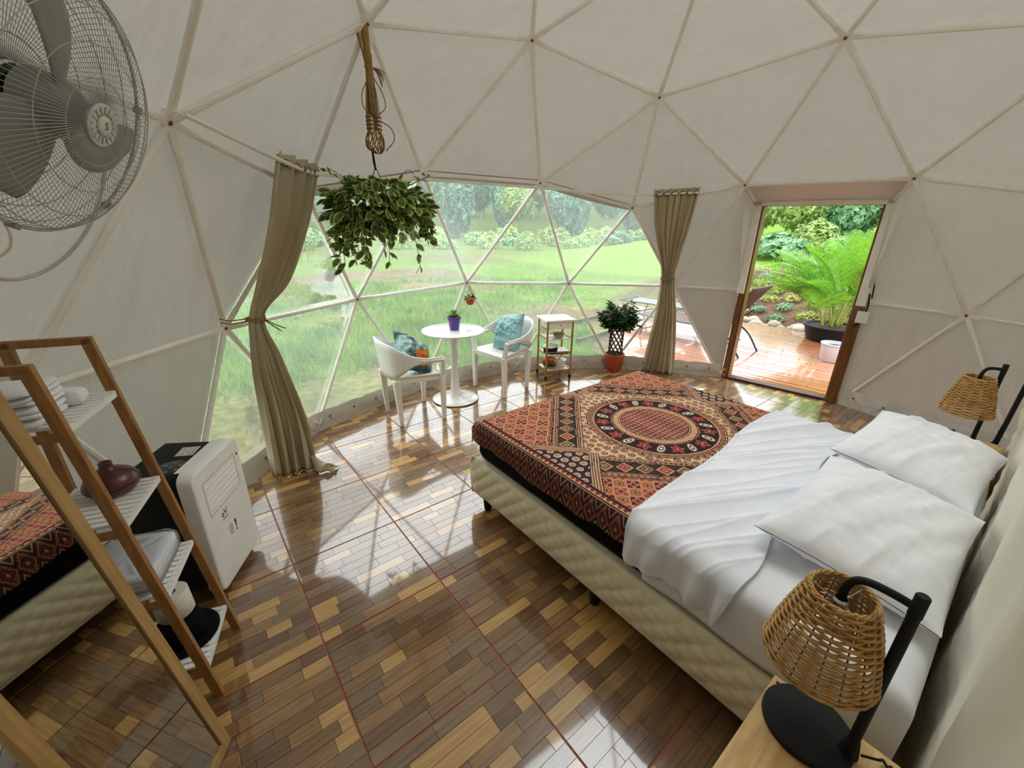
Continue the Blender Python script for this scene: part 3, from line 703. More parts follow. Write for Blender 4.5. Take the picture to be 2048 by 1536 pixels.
def lamp(loc, ang, label):
    t = thing('table_lamp', label, 'lamp', loc=loc, rotz=ang, group='wicker bedside lamps')
    b = MB(); b.lathe([(0, 0), (.095, 0), (.099, .004), (.099, .014), (.095, .0185), (0, .02)], 48, (.083, 0, 0)); b.build('base', M_black, t, smooth=True, sharp=40)
    p = MB(); p.tube([(0, 0, .012), (0, 0, .06)], [.021, .0135], 16); p.tube([(0, 0, .05), (0, 0, .503)], .0112, 16); p.lathe([(.0125, 0), (.0125, .05), (.010, .053), (0, .053)], 16, (0, 0, .455)); p.build('pole', M_black, t, smooth=True, sharp=40)
    a = MB(); a.tube(cat_rom([(0, 0, .475), (.04, 0, .482), (.078, 0, .483), (.10, 0, .472), (.110, 0, .445), (.110, 0, .405)], 6), .0085, 12); a.build('arm', M_black, t, smooth=True)
    s = MB(); s.lathe([(.017, 0), (.017, .035), (.012, .04), (.012, .0)], 16, (.110, 0, .375)); s.build('socket', M_chrome, t, smooth=True, sharp=40)
    r = MB(); r.tube([(.110+.060*math.cos(x), .060*math.sin(x), .425) for x in np.linspace(0, 2*PI, 30)[:-1]], .0015, 5, closed=True)
    for x in (0, 2.1, 4.2): r.tube([(.110+.016*math.cos(x), .016*math.sin(x), .405), (.110+.061*math.cos(x), .061*math.sin(x), .425)], .0015, 5)
    r.build('shade_ring', M_wire, t)
    wicker_shade(t, (.110, 0, .342))
    return t
lamp((-1.137, -.991, .5), math.radians(96), 'black table lamp with conical wicker shade standing on the bare pine nightstand')
lamp((1.287, -.951, .5), math.radians(140), 'black table lamp with wicker shade on the far side of the pillows')
def cable(name, pts, r, label, m=None):
    o = MB().tube(cat_rom(pts, 8), r, 6).build(name, m or M_black, None, smooth=True); tag(o, label, 'cable'); return o
cable('lamp_cord', [(-1.13, -1.012, .523), (-1.115, -1.04, .53), (-1.09, -1.05, .51), (-1.12, -1.065, .506), (-1.2, -1.03, .506), (-1.25, -.985, .508), (-1.29, -.97, .53), (-1.33, -.99, .506), (-1.36, -1.04, .506)], .0032, 'black lamp cord looping over the pine nightstand')
cable('lamp_cord', [(1.29, -.93, .523), (1.22, -.86, .53), (1.16, -.83, .545), (1.08, -.82, .53), (1.1, -.84, .508), (1.2, -.9, .506), (1.38, -.97, .505)], .0045, 'black cord curling beside the far lamp')
# black metal stand past the far lamp
st = thing('folding_stand', 'black metal stand with bolted bracket at the edge of the canvas partition', 'stand', loc=(1.62, -1.03, 0))
MB().tube([(1.62, -1.06, .0), (1.60, -1.045, .40), (1.605, -1.05, .60), (1.62, -1.06, 1.05)], .012, 10).build('upright', M_black, st, smooth=True, sharp=40, world=True)
MB().beam((1.598, -1.04, .44), (1.600, -1.045, .58), .03, .016, (0, 1, 0)).build('bracket', M_black, st, bevel=.003, world=True)
for z in (.47, .54): MB().lathe([(.006, 0), (.006, .004), (0, .005)], 10, (1.592, -1.032, z), align((-.8, .6, 0))).build('bolt', M_chrome, st, world=True)
MB().tube(cat_rom([(1.6, -1.04, .475), (1.55, -1.02, .43), (1.47, -.99, .415), (1.36, -.93, .40)], 5), .010, 8).build('brace', M_black, st, smooth=True, world=True)
MB().tube([(1.36, -.93, .40), (1.34, -.9, .0)], .010, 8).build('leg', M_black, st, smooth=True, world=True)
# sliver of a woven shade at the picture's edge
ws = thing('pendant_lamp', 'woven shade hanging beside the canvas partition, only its rim in view', 'pendant', loc=(2.02, -1.02, 1.50))
wicker_shade(ws, (0, 0, -.12)); MB().tube([(0, 0, -.04), (0, 0, .4)], .003, 6).build('cord', M_black, ws)
FAN_ROT = 93
VENT_C = (-2.49, 1.10, 1.80)
# ------------------------------------------------------------------ curtains and rod
def curtain(name, label, keys, npl, amps, seed, tie):
    """keys: list of (left point, right point) from top to hem; pleats deepen towards the rod"""
    t = thing(name, label, 'curtain', loc=tuple((np.array(keys[-1][0])+np.array(keys[-1][1]))/2*[1, 1, 0]), group='tied back beige curtains')
    n = 10; Lp = cat_rom([k[0] for k in keys], n); Rp = cat_rom([k[1] for k in keys], n); nv = len(Lp); nu = npl*14; G = []
    am = np.interp(np.linspace(0, len(keys)-1, nv), range(len(keys)), amps)
    for j in range(nv):
        a, b = Lp[j], Rp[j]; d = b-a; h = np.array([d[0], d[1], 0]); h /= np.linalg.norm(h); nn = np.array([h[1], -h[0], 0])
        if np.dot(nn, -np.array([a[0], a[1], 0])) < 0: nn = -nn
        col = []
        for i in range(nu+1):
            u = i/nu; w = 2*PI*npl*(u+.03*math.sin(5*u+seed+j*.05)); r = am[j]
            q = a+d*u+nn*r*(math.sin(w)+.35*math.sin(2.3*w+seed+j*.08))+h*.25*r*math.sin(2*w)
            q[2] = max(q[2]+.004*math.sin(w), .0022); col.append(q)
        G.append(col)
    MB().grid(G).build('cloth', M_curtain, t, smooth=True, solid=.003, world=True)
    e0 = None
    for i in range(npl*2):
        u = (i+.5)/(npl*2); a, b = Lp[0], Rp[0]; p = a+(b-a)*u-np.array([0, 0, .045])
        if e0 is None:
            mb = MB(); mb.tube([(.019*math.cos(x), .019*math.sin(x), 0) for x in np.linspace(0, 2*PI, 17)[:-1]], .003, 5, closed=True); o = e0 = mb.build('eyelet', M_bolt, t, smooth=True)
        else: o = dup(e0)
        o.location = Vector(p)-t.location; o.rotation_euler = Matrix(align((Rp[0]-Lp[0])*[1, 1, 0]+np.array([.35*(-1)**i, .2, 0])).tolist()).to_euler()
    k = tie; a, b = np.array(keys[k][0]), np.array(keys[k][1]); c = (a+b)/2; r = np.linalg.norm(b-a)/2+.008; d = (b-a)/np.linalg.norm(b-a); h = np.cross(d, (0, 0, 1.))
    mb = MB()
    for dz in (-.006, .006): mb.tube([c+d*r*math.cos(x)+h*(amps[k]+.022)*math.sin(x)+np.array([0, 0, dz]) for x in np.linspace(0, 2*PI, 25)[:-1]], .005, 6, closed=True)
    mb.build('tie_cord', M_rope, t, smooth=True, world=True)
    return t, c
kL = [((-1.577, 1.881, 2.035), (-1.26, 2.222, 2.015)), ((-1.678, 1.932, 1.653), (-1.366, 2.269, 1.653)), ((-1.777, 2.021, 1.34), (-1.55, 2.22, 1.30)), ((-1.849, 2.039, 1.101), (-1.764, 2.133, 1.094)),
      ((-1.885, 2.00, .86), (-1.72, 2.09, .82)), ((-1.90, 1.98, .50), (-1.65, 2.02, .40)), ((-1.905, 2.005, .003), (-1.635, 1.93, .003))]
tL, cL = curtain('curtain', 'beige curtain with a bunched hem on the floor, tied back beside the air conditioner', kL, 4, (.030, .028, .026, .022, .026, .032, .040), 1.0, 3)
mb = MB(); mb.tube([cL+[.03, .03, 0], cL+np.array([.10, -.01, -.05]), cL+np.array([.15, -.04, -.075])], .004, 5); mb.tube([cL+[.03, .03, 0], cL+np.array([.09, .0, -.06]), cL+np.array([.13, -.02, -.095])], .004, 5)
mb.tube([cL+[-.04, -.03, .008], (cL+N_('n16'))/2+[-.06, -.05, .03], N_('n16')+[-.02, -.06, .07]], .004, 5); mb.tube([cL+[-.04, -.03, -.006], (cL+N_('n16'))/2+[-.06, -.05, .01], N_('n16')+[-.02, -.06, .05]], .004, 5)
mb.build('tie_tail', M_rope, tL, smooth=True, world=True)
# bunched tail of the hem
G = []
for i in range(30):
    u = i/29; col = []
    for j in range(12):
        v = j/11; x = -1.66+.16*u*(1-.35*v); y = 1.955-.10*u-.05*v+.02*math.sin(7*u+v*3); z = .008+(.10*(1-v)*(1-u)**1.3+.035*math.sin(PI*v)*abs(math.sin(6*u+2*v))+.02*(1-u)*math.sin(PI*v))
        col.append((x, y, max(z, .0025)))
    G.append(col)
MB().grid(G).build('trailing_hem', M_curtain, tL, smooth=True, solid=.004, world=True)
kR = [((1.809, 1.768, 2.02), (2.026, 1.402, 2.04)), ((1.899, 1.77, 1.669), (2.073, 1.477, 1.674)), ((2.077, 1.764, 1.335), (2.179, 1.602, 1.343)), ((2.137, 1.753, 1.134), (2.21, 1.640, 1.14)),
      ((2.163, 1.776, .72), (2.274, 1.588, .72)), ((2.17, 1.836, .30), (2.323, 1.553, .30)), ((2.181, 1.887, .003), (2.352, 1.54, .003))]
tR, cR = curtain('curtain', 'beige curtain gathered at the waist between the window and the doorway', kR, 6, (.026, .026, .022, .020, .026, .034, .040), 2.0, 3)
rod = thing('curtain_rod', 'white tube rod following the dome wall above the window', 'curtain rod', loc=(-1.275, 2.207, 1.965))
pts = [np.array(p) for p in ((-1.98, 1.50, 2.09), (-1.55, 1.89, 1.99), (-1.275, 2.19, 1.965), (-.80, 2.38, 1.985), (-.33, 2.47, 2.01), (.30, 2.45, 2.015), (.84, 2.35, 2.01), (1.40, 2.10, 1.985), (1.77, 1.83, 1.98), (2.05, 1.36, 1.995))]
MB().tube(cat_rom(pts, 8), .0115, 10).build('tube', M_strut, rod, smooth=True, sharp=40, world=True)
for p in (pts[0], pts[2], pts[4], pts[6], pts[9]): MB().tube([p+[0, 0, -.005], p*[1.045, 1.045, 1]+[0, 0, .03]], .006, 6).build('bracket', M_strut, rod, smooth=True, world=True)

# ------------------------------------------------------------------ bamboo ladder shelf and what stands on it
SH = thing('ladder_shelf', 'bamboo ladder shelf with white slatted boards leaning by the air conditioner', 'shelf', loc=(-2.358, .519, 0), rotz=math.atan2(.956, .293))
LW = .317; SZ = (1.15, .815, .515, .16); yf_ = lambda z: .156*z/1.325; yb_ = lambda z: .330+.017*z/1.325
for x in (.010, LW-.010):
    MB().beam((x, .0, 0), (x, .156, 1.325), .020, .030, (0, 1, 0)).build('leg', M_bamboo, SH, bevel=.002)
    MB().beam((x, .330, 0), (x, .347, 1.325), .020, .030, (0, 1, 0)).build('leg', M_bamboo, SH, bevel=.002)
    MB().beam((x, .141, 1.318), (x, .362, 1.318), .020, .024).build('top_rail', M_bamboo, SH, bevel=.002)
    for z in SZ: MB().beam((x, yf_(z), z-.028), (x, yb_(z), z-.028), .018, .022).build('side_rail', M_bamboo, SH, bevel=.002)
for z in SZ:
    ya, yb = yf_(z)-.012, yb_(z)-.02; wd = LW-.044
    b = thing('shelf_board', None, None); b.parent = SH
    b0 = MB(); n = 10; sp = wd/n
    fr = MB(); fr.box((LW/2, ya+.008, z-.012), (wd, .016, .020))
    for k in range(n): fr.box((.022+sp*(k+.5), ya+.008, z-.002), (sp-.007, .016, .006))
    fr.build('front_edge', M_white, b); 
    bk = MB(); bk.box((LW/2, yb-.008, z-.012), (wd, .016, .020)); bk.build('back_edge', M_white, b)
    s0 = None
    for k in range(n):
        if s0 is None: s0 = MB().box((0, 0, 0), (sp-.007, yb-ya-.03, .010)).build('slat', M_white, b, bevel=.001); o = s0
        else: o = dup(s0)
        o.location = (.022+sp*(k+.5), (ya+yb)/2, z-.005)
shp = lambda x, y, z: SH.matrix_basis @ Vector((x, y, z))
SHL = np.array([-2.358, .519]); SHU = np.array([.293, .956]); SHB = np.array([-.956, .293])
def on_shelf(x, y, z): q = SHL+SHU*x+SHB*y; return (q[0], q[1], z)
SHR = math.atan2(.956, .293)
def soft_block(w, d, h, seed, layers=1, r=.3, wr=.006):
    mb = MB()
    for l in range(layers):
        n = 26; G = []; hl = h/layers; zc = hl*(l+.5)
        for i in range(n):
            a = 2*PI*i/n; col = []
            for j in range(9):
                b = -PI/2+PI*j/8; se = lambda c, p: np.sign(c)*abs(c)**p
                x = w/2*se(math.cos(a), r)*abs(math.cos(b))**.35; y = d/2*se(math.sin(a), r)*abs(math.cos(b))**.35; z = zc+hl/2*se(math.sin(b), .7)
                z += wr*(noise2(x*25+seed+l, y*25+3)-.5)*2; x += wr*math.sin(y*40+seed+l); col.append((x, y, max(z, 0)))
            G.append(col)
        mb.grid(G, cu=True)
    return mb
for k, (x, y, z, w, d, h, lab) in enumerate(((.105, .255, 1.15, .17, .15, .055, 'folded white towel on the top board of the ladder shelf, lowest of the three'), (.100, .25, 1.207, .165, .14, .042, 'folded white towel lying over another on the top board of the ladder shelf'), (.20, .225, 1.15, .055, .15, .05, 'rolled white towel beside the folded pair on the top board'))):
    o = soft_block(w, d, h, k*3+1, 3 if k < 2 else 1, .35).build('towel', M_towel, None, smooth=True); o.location = on_shelf(x, y, z); o.rotation_euler = (0, 0, SHR); tag(o, lab, 'towel', 'white towels on the ladder shelf')
M_lime = mat('lime_gloss', '#9cc322', '#86b016', rough=.15, scale=20, coat=.6)
mb = MB(); G = []
for i in range(16):
    u = i/15*2-1; G.append([(u*.045, .022*v*(1-u*u)**.6, .004+.014*(1-v*v)*(1-u*u)) for v in np.linspace(-1, 1, 9)])
mb.grid(G); G2 = [[(p[0], p[1], .001) for p in c] for c in G]; mb.grid(G2, flip=True)
o = mb.build('soap_bar', M_lime, None, smooth=True); o.location = on_shelf(.265, .215, 1.15); o.rotation_euler = (0, 0, SHR+.5); tag(o, 'glossy lime green leaf-shaped sachet on the top board of the shelf', 'sachet')
d = thing('aroma_diffuser', 'dark brown onion-shaped aroma diffuser on the second board of the ladder shelf', 'diffuser', loc=on_shelf(.228, .185, .815))
MB().lathe([(.0, .002), (.05, .002), (.058, .008), (.072, .024), (.076, .034)], 40).build('water_base', M_brown, d, smooth=True)
MB().lathe([(.0755, .0355), (.074, .046), (.062, .066), (.042, .080), (.026, .087), (.018, .096), (.017, .108), (.018, .112), (.013, .114), (.011, .108), (0, .106)], 40).build('domed_lid', M_brown, d, smooth=True)
bg = thing('bedding_bag', 'folded white bedding in a shiny clear plastic bag on the third board', 'bedding', loc=on_shelf(.158, .185, .517), rotz=SHR)
soft_block(.255, .22, .075, 5, 4, .3, .004).build('folded_sheet', M_linen, bg, smooth=True)
G = []; n = 60
for i in range(n):
    a = 2*PI*i/n; col = []
    for j in range(13):
        b = -PI/2+PI*j/12; se = lambda c, p: np.sign(c)*abs(c)**p
        x = .138*se(math.cos(a), .35)*abs(math.cos(b))**.3; y = .118*se(math.sin(a), .35)*abs(math.cos(b))**.3; z = .043+.044*se(math.sin(b), .6)
        k = noise2(x*60+4, y*60+z*90); col.append((x*(1+.05*k*(a < 1.2)), y*(1+.02*k), max(.0005, z+.007*(k-.5))))
    G.append(col)
MB().grid(G, cu=True).build('plastic_film', M_film, bg, smooth=False)
h = thing('hat', 'round black brimmed hat on the lowest board of the ladder shelf', 'hat', loc=on_shelf(.185, .125, .161), rotz=SHR)
MB().lathe([(.0, .001), (.10, .001), (.118, .004), (.119, .007), (.10, .008), (.08, .009)], 40).build('brim', M_blackfab, h, smooth=True)
MB().lathe([(.082, .008), (.080, .03), (.074, .075), (.065, .088), (0, .09)], 40).build('crown', M_blackfab, h, smooth=True)
bb = thing('black_bag', 'black cloth bag with metal rings standing behind the hat', 'bag', loc=on_shelf(.045, .22, .161), rotz=SHR)
soft_block(.085, .17, .20, 9, 1, .3, .006).build('body', M_blackfab, bb, smooth=True)
for z in (.07, .16): MB().tube([(.045, -.03+.014*math.cos(x), z+.009*math.sin(x)) for x in np.linspace(0, 2*PI, 15)[:-1]], .002, 5, closed=True).build('ring', M_chrome, bb, smooth=True)
tp = thing('toilet_roll', 'white toilet paper roll resting on top of the black hat', 'toilet paper', loc=on_shelf(.215, .135, .252), rotz=SHR, rot=(math.radians(-4), math.radians(3), SHR))
MB().lathe([(.022, 0), (.056, 0), (.059, .004), (.059, .096), (.056, .100), (.022, .100)], 40, closed=True).build('paper', M_paper, tp, smooth=True, sharp=40)
MB().lathe([(.0205, .001), (.0218, .001), (.0218, .099), (.0205, .099)], 24, closed=True).build('core', mat('card_core', '#8d7a60', rough=.9), tp, smooth=True, sharp=40)

# ------------------------------------------------------------------ leaning mirror
e = np.array([-.5, -.866, 0]); dv = np.array([-.138, .08, .987]); dv /= np.linalg.norm(dv); zz = np.cross(e, dv)
mi = thing('floor_mirror', 'tall mirror in a narrow pale wood frame leaning back from the floor', 'mirror', loc=(-2.35, .337, 0.004))
mi.rotation_euler = Matrix(np.column_stack([e, dv, zz]).tolist()).to_euler()
Wm, Hm, bw = .365, 1.62, .036
for a, b in (((bw/2, 0, 0), (bw/2, Hm, 0)), ((Wm-bw/2, 0, 0), (Wm-bw/2, Hm, 0))): MB().beam(a, b, bw, .024, (0, 0, 1)).build('frame_bar', M_mirwood, mi, bevel=.002)
for y in (bw/2, Hm-bw/2): MB().beam((bw, y, 0), (Wm-bw, y, 0), bw, .024, (0, 0, 1)).build('frame_bar', M_mirwood, mi, bevel=.002)
MB().box((Wm/2, Hm/2, -.003), (Wm-2*bw+.006, Hm-2*bw+.006, .003)).build('mirror_glass', M_glassmir, mi)
MB().box((Wm/2, Hm/2, .006), (Wm-.02, Hm-.02, .005)).build('back_board', M_thresh, mi)

# ------------------------------------------------------------------ portable air conditioner
ac = thing('air_conditioner', 'portable air conditioner with white front panel and black body on casters', 'air conditioner', loc=(-2.285, 1.013, 0), rotz=math.atan2(.854, .52))
def rrect(w, h, r, n=6, cx=0, cz=0):
    out = []
    for sx, sz, a0 in ((1, 1, 0), (-1, 1, PI/2), (-1, -1, PI), (1, -1, 1.5*PI)):
        for k in range(n+1): a = a0+k/n*PI/2; out.append((cx+sx*(w/2-r)+r*math.cos(a), cz+sz*(h/2-r)+r*math.sin(a)))
    return out
def slab(w, h, r, y0, y1, edge, cx, cz):
    G = []
    for y, ins in ((y0, edge), (y0+edge*.3, edge*.3), (y0+edge, 0), (y1, 0)):
        G.append([(x, y, z) for x, z in rrect(w-2*ins, h-2*ins, max(r-ins, .004), 6, cx, cz)])
    mb = MB().grid(G, cv=True); n = len(G[0]); mb.f.append(tuple(range(n))[::-1]); mb.m.append(0); mb.f.append(tuple(range(3*n, 4*n))); mb.m.append(0); return mb
slab(.385, .640, .045, 0, .06, .012, .1925, .355).build('front_panel', M_white, ac, smooth=True, sharp=35)
slab(.355, .615, .03, .058, .30, .004, .1925, .355).build('body', M_black, ac, smooth=True, sharp=35)
MB().box((.1925, .06, .6735), (.30, .05, .004)).build('top_lip', M_white, ac, bevel=.001)
M_line = mat('panel_seam', '#9b9a92', rough=.6)
gr = MB()
for z in (.43, .60): gr.box((.1925, -.0004, z), (.27, .0012, .0022))
for x in (.0575, .3275): gr.box((x, -.0004, .515), (.0022, .0012, .17))
gr.build('vent_outline', M_line, ac)
v0 = None
for k in range(5):
    if v0 is None: v0 = MB().box((0, 0, 0), (.25, .003, .005)).build('vent_slat', M_white, ac, bevel=.001); o = v0
    else: o = dup(v0)
    o.location = (.1925, -.0005, .462+k*.027)
MB().box((.355, -.0005, .585), (.009, .002, .012)).build('sensor', M_black, ac)
M_logo = mat('logo_grey', '#55565a', rough=.5)
def text(body, size, m, parent, loc, rot, ext=.0005, name='lettering', align_='CENTER'):
    cu = bpy.data.curves.new(name, 'FONT'); cu.body = body; cu.size = size; cu.extrude = ext; cu.align_x = align_; cu.resolution_u = 3
    tmp = bpy.data.objects.new('tmp', cu); COL.objects.link(tmp); bpy.context.view_layer.update()
    me = bpy.data.meshes.new_from_object(tmp.evaluated_get(bpy.context.evaluated_depsgraph_get())); me.name = name; bpy.data.objects.remove(tmp); bpy.data.curves.remove(cu); me.materials.clear(); me.materials.append(m)
    o = link(bpy.data.objects.new(name, me)); o.parent = parent; o.location = loc; o.rotation_euler = rot; return o
text('eV', .045, M_logo, ac, (.150, -.001, .372), (PI/2, 0, 0), name='logo')
MB().box((.150, -.0005, .358), (.045, .001, .004)).build('logo_line', M_logo, ac)
ex = MB(); ex.add([(.205, -.001, .300), (.219, -.001, .302), (.2135, -.001, .255), (.2095, -.001, .255)], [(0, 3, 2, 1)]); ex.lathe([(0, 0), (.0055, 0), (0, .0005)], 12, (.2115, -.0005, .243), align((0, -1, 0))); ex.build('warning_mark', M_black, ac)
slab(.03, .06, .012, -.0012, .001, .0004, .170, .275).build('sticker', mat('faded_sticker', '#c9c8c2', '#b5b4ae', rough=.6, scale=40), ac, smooth=True, sharp=30)
MB().box((.255, .15, .6635), (.085, .075, .0014), Rz(.1)).build('label_sticker', mat('paper_label', '#dcdcd8', '#8f9093', rough=.6, scale=90, stretch=(1, 4, 1), lo=.45, hi=.55), ac)
MB().lathe([(0, 0), (.062, 0), (.064, .001), (.060, .002), (0, .002)], 30, (.11, .14, .6625)).build('control_dial', mat('panel_gloss', '#1b1b1d', rough=.15), ac, smooth=True, sharp=40)
k0 = None
for k in range(7):
    a = 2*PI*k/6; x, y = (.11+.035*math.cos(a), .14+.035*math.sin(a)) if k < 6 else (.11, .14)
    if k0 is None: k0 = MB().lathe([(0, 0), (.009, 0), (.008, .0015), (0, .0015)], 14).build('button', mat('button_grey', '#6b6c6e', rough=.4), ac, smooth=True, sharp=40); o = k0
    else: o = dup(k0)
    o.location = (x, y, .6645)
c0 = None
for x in (.05, .335):
    for y in (.05, .25):
        if c0 is None: mb = MB(); mb.lathe([(.008, -.009), (.0185, -.009), (.0205, -.005), (.0205, .005), (.0185, .009), (.008, .009)], 20, (0, 0, .0205), Ry(PI/2)); mb.box((0, 0, .036), (.02, .02, .014)); c0 = mb.build('caster', M_black, ac, smooth=True, sharp=40); o = c0
        else: o = dup(c0)
        o.location = (x, y, 0)

# ------------------------------------------------------------------ wall fan
fan = thing('wall_fan', 'large grey three-bladed fan with wire guard fixed to the dome wall', 'fan', loc=(-2.305, .662, 1.93))
fan.rotation_euler = Matrix(align((.819, -.456, -.349)).tolist()).to_euler()
RFAN = .30; NS = 120
def guard(name, zs, prof, nrings):
    g = MB()
    for i in range(NS):
        a = 2*PI*i/NS; g.tube([(r*math.cos(a+tw), r*math.sin(a+tw), z) for r, z, tw in prof], .00085, 3, cap=False)
    for r, z in nrings: g.tube([(r*math.cos(x), r*math.sin(x), z) for x in np.linspace(0, 2*PI, 73)[:-1]], .0014, 4, closed=True, cap=False)
    return g.build(name, M_wire, fan, smooth=True)
pf = [(.048, .098, 0), (.10, .096, .03), (.17, .086, .07), (.24, .066, .10), (.285, .035, .12), (.300, .006, .125)]
guard('front_guard', 1, pf, ((.10, .0955), (.17, .0855), (.24, .0655), (.285, .034)))
pb = [(.055, -.085, 0), (.12, -.083, -.03), (.20, -.074, -.07), (.26, -.052, -.10), (.295, -.02, -.12), (.300, -.002, -.125)]
guard('rear_guard', -1, pb, ((.12, -.0825), (.20, -.0735), (.26, -.0515), (.29, -.025)))
MB().tube([(.302*math.cos(x), .302*math.sin(x), .002) for x in np.linspace(0, 2*PI, 97)[:-1]], .0045, 6, closed=True).build('rim', M_wire, fan, smooth=True)
k0 = None
for k in range(6):
    if k0 is None: k0 = MB().box((.306, 0, .002), (.012, .02, .02)).build('clip', M_grey, fan, bevel=.002); o = k0
    else: o = dup(k0)
    o.rotation_euler = (0, 0, k*PI/3+.2)
MB().lathe([(.047, .094), (.050, .098), (.050, .104), (.044, .107), (.028, .107), (.026, .104), (.0, .104)], 40).build('badge_ring', mat('silver_plastic', '#c4c8c8', rough=.3, metal=.3), fan, smooth=True, sharp=40)
k0 = None
for k in range(16):
    if k0 is None: k0 = MB().box((.036, 0, .108), (.015, .005, .003)).build('badge_fin', M_wire, fan); o = k0
    else: o = dup(k0)
    o.rotation_euler = (0, 0, k*PI/8)
MB().lathe([(.0, .112), (.015, .1115), (.023, .109), (.024, .105)], 30).build('badge_cap', mat('badge_cream', '#d8d8cc', rough=.3), fan, smooth=True)
text('S', .026, M_logo, fan, (0, -.008, .1125), (0, 0, 0), name='emblem')
FAN_Z = .014
b0 = None
for k in range(3):
    if b0 is None:
        G = []
        for i in range(18):
            t = i/17; r = .05+.205*t; hw = .034+.046*math.sin(min(1, t*1.25)*PI*.62); hw *= (1-.25*max(0, t-.8)/.2); sw = .25*t*t
            if t > .92: hw *= math.sqrt(max(.05, 1-((t-.92)/.085)**2))
            G.append([(r*math.cos(sw)-s*hw*math.sin(sw)*1, r*math.sin(sw)+s*hw*math.cos(sw), FAN_Z+s*hw*(.42-.2*t)+.006*(1-s*s)) for s in np.linspace(-1, 1, 11)])
        b0 = MB().grid(G).build('blade', M_grey, fan, smooth=True, solid=.003); o = b0
    else: o = dup(b0)
    o.rotation_euler = (0, 0, k*2*PI/3+math.radians(FAN_ROT))
MB().lathe([(0, .066), (.03, .064), (.05, .052), (.066, .028), (.072, -.002), (.072, -.04), (.0, -.045)], 36).build('hub', M_grey, fan, smooth=True, sharp=40)
MB().lathe([(.058, -.075), (.068, -.08), (.070, -.10), (.064, -.16), (.045, -.19), (0, -.195)], 36).build('motor_housing', M_grey, fan, smooth=True, sharp=50)
MB().lathe([(.045, -.07), (.062, -.07), (.066, -.076), (.062, -.082), (.045, -.08)], 36, closed=True).build('motor_ring', M_chrome, fan, smooth=True, sharp=40)
MB().lathe([(0, -.0705), (.046, -.0705), (.046, -.078), (0, -.079)], 24).build('motor_core', M_black, fan, smooth=True, sharp=40)
MB().tube([(0, 0, -.16), (0, .0, -.26)], .014, 10).build('bracket_arm', M_black, fan)
MB().box((0, 0, -.262), (.06, .14, .006)).build('mounting_plate', M_black, fan, bevel=.002)
cable('fan_cord', [(-2.42, .72, 1.90), (-2.50, .80, 1.80), (-2.50, .90, 1.62), (-2.58, .98, 1.55), (-2.68, .95, 1.5), (-2.74, .85, 1.42), (-2.80, .75, 1.2)], .004, 'white cord hanging in a loop below the wall fan', M_strut)
# stitched ring of a round vent flap on the cover below the fan
VC = np.array(VENT_C); vn = (VC-CEN)/np.linalg.norm(VC-CEN); va = np.cross(vn, (0, 0, 1)); va /= np.linalg.norm(va); vb = np.cross(vn, va)
MB().tube([CEN+(lambda q: q/np.linalg.norm(q)*2.955)(VC+va*.32*math.cos(x)+vb*.32*math.sin(x)-CEN) for x in np.linspace(0, 2*PI, 65)[:-1]], .006, 5, closed=True).build('vent_seam', M_skirt, dome, smooth=True, world=True)
# ------------------------------------------------------------------ pedestal table with potted succulent
tb = thing('pedestal_table', 'round white pedestal table with a trumpet foot between the plastic armchairs', 'table', loc=(-.15, 2.47, 0))
MB().lathe([(0, .706), (.22, .704), (.295, .708), (.302, .714), (.300, .720), (.29, .722), (0, .722)], 64).build('tabletop', M_whitegl, tb, smooth=True, sharp=40)
MB().lathe([(.0, .008), (.228, .008), (.232, .011), (.228, .014), (.16, .022), (.09, .036), (.062, .055), (.050, .09), (.042, .16), (.034, .30), (.032, .42), (.036, .55), (.048, .66), (.075, .706)], 64).build('stem', M_whitegl, tb, smooth=True)
MB().lathe([(.20, 0), (.233, 0), (.235, .008), (.2, .009)], 64, closed=True).build('foot_ring', M_thresh, tb, smooth=True, sharp=40)
pp = thing('potted_succulent', 'small spiky succulent in a purple pot on the round white table', 'potted plant', loc=(-.14, 2.462, .722))
MB().lathe([(.0, .0), (.043, 0), (.046, .004), (.060, .105), (.066, .106), (.067, .125), (.063, .127), (.058, .112), (.0, .112)], 36).build('pot', M_purple, pp, smooth=True, sharp=40)
MB().lathe([(0, .114), (.057, .113)], 20).build('soil', M_soil, pp)
M_succ = mat('succulent_leaf', '#8fa84f', '#6a8a3c', rough=.4, scale=40); G = []
for i in range(9):
    t = i/8; w = .013*math.sin(PI*(t*.85+.12)); G.append([(s*w, .085*t, .004+.05*t*t*.5+.006*abs(s)*(1-t)) for s in (-1, -.5, 0, .5, 1)])
lf = None
for k in range(17):
    if lf is None: lf = MB().grid(G).build('leaf', M_succ, pp, smooth=True, solid=.003); o = lf
    else: o = dup(lf)
    ly = k//8; o.location = (0, 0, .113); o.rotation_euler = (math.radians((22, 52, 76)[ly]), 0, k*2*PI/8+ly*.35); s = (1, .95, .7)[ly]; o.scale = (s, s, s)

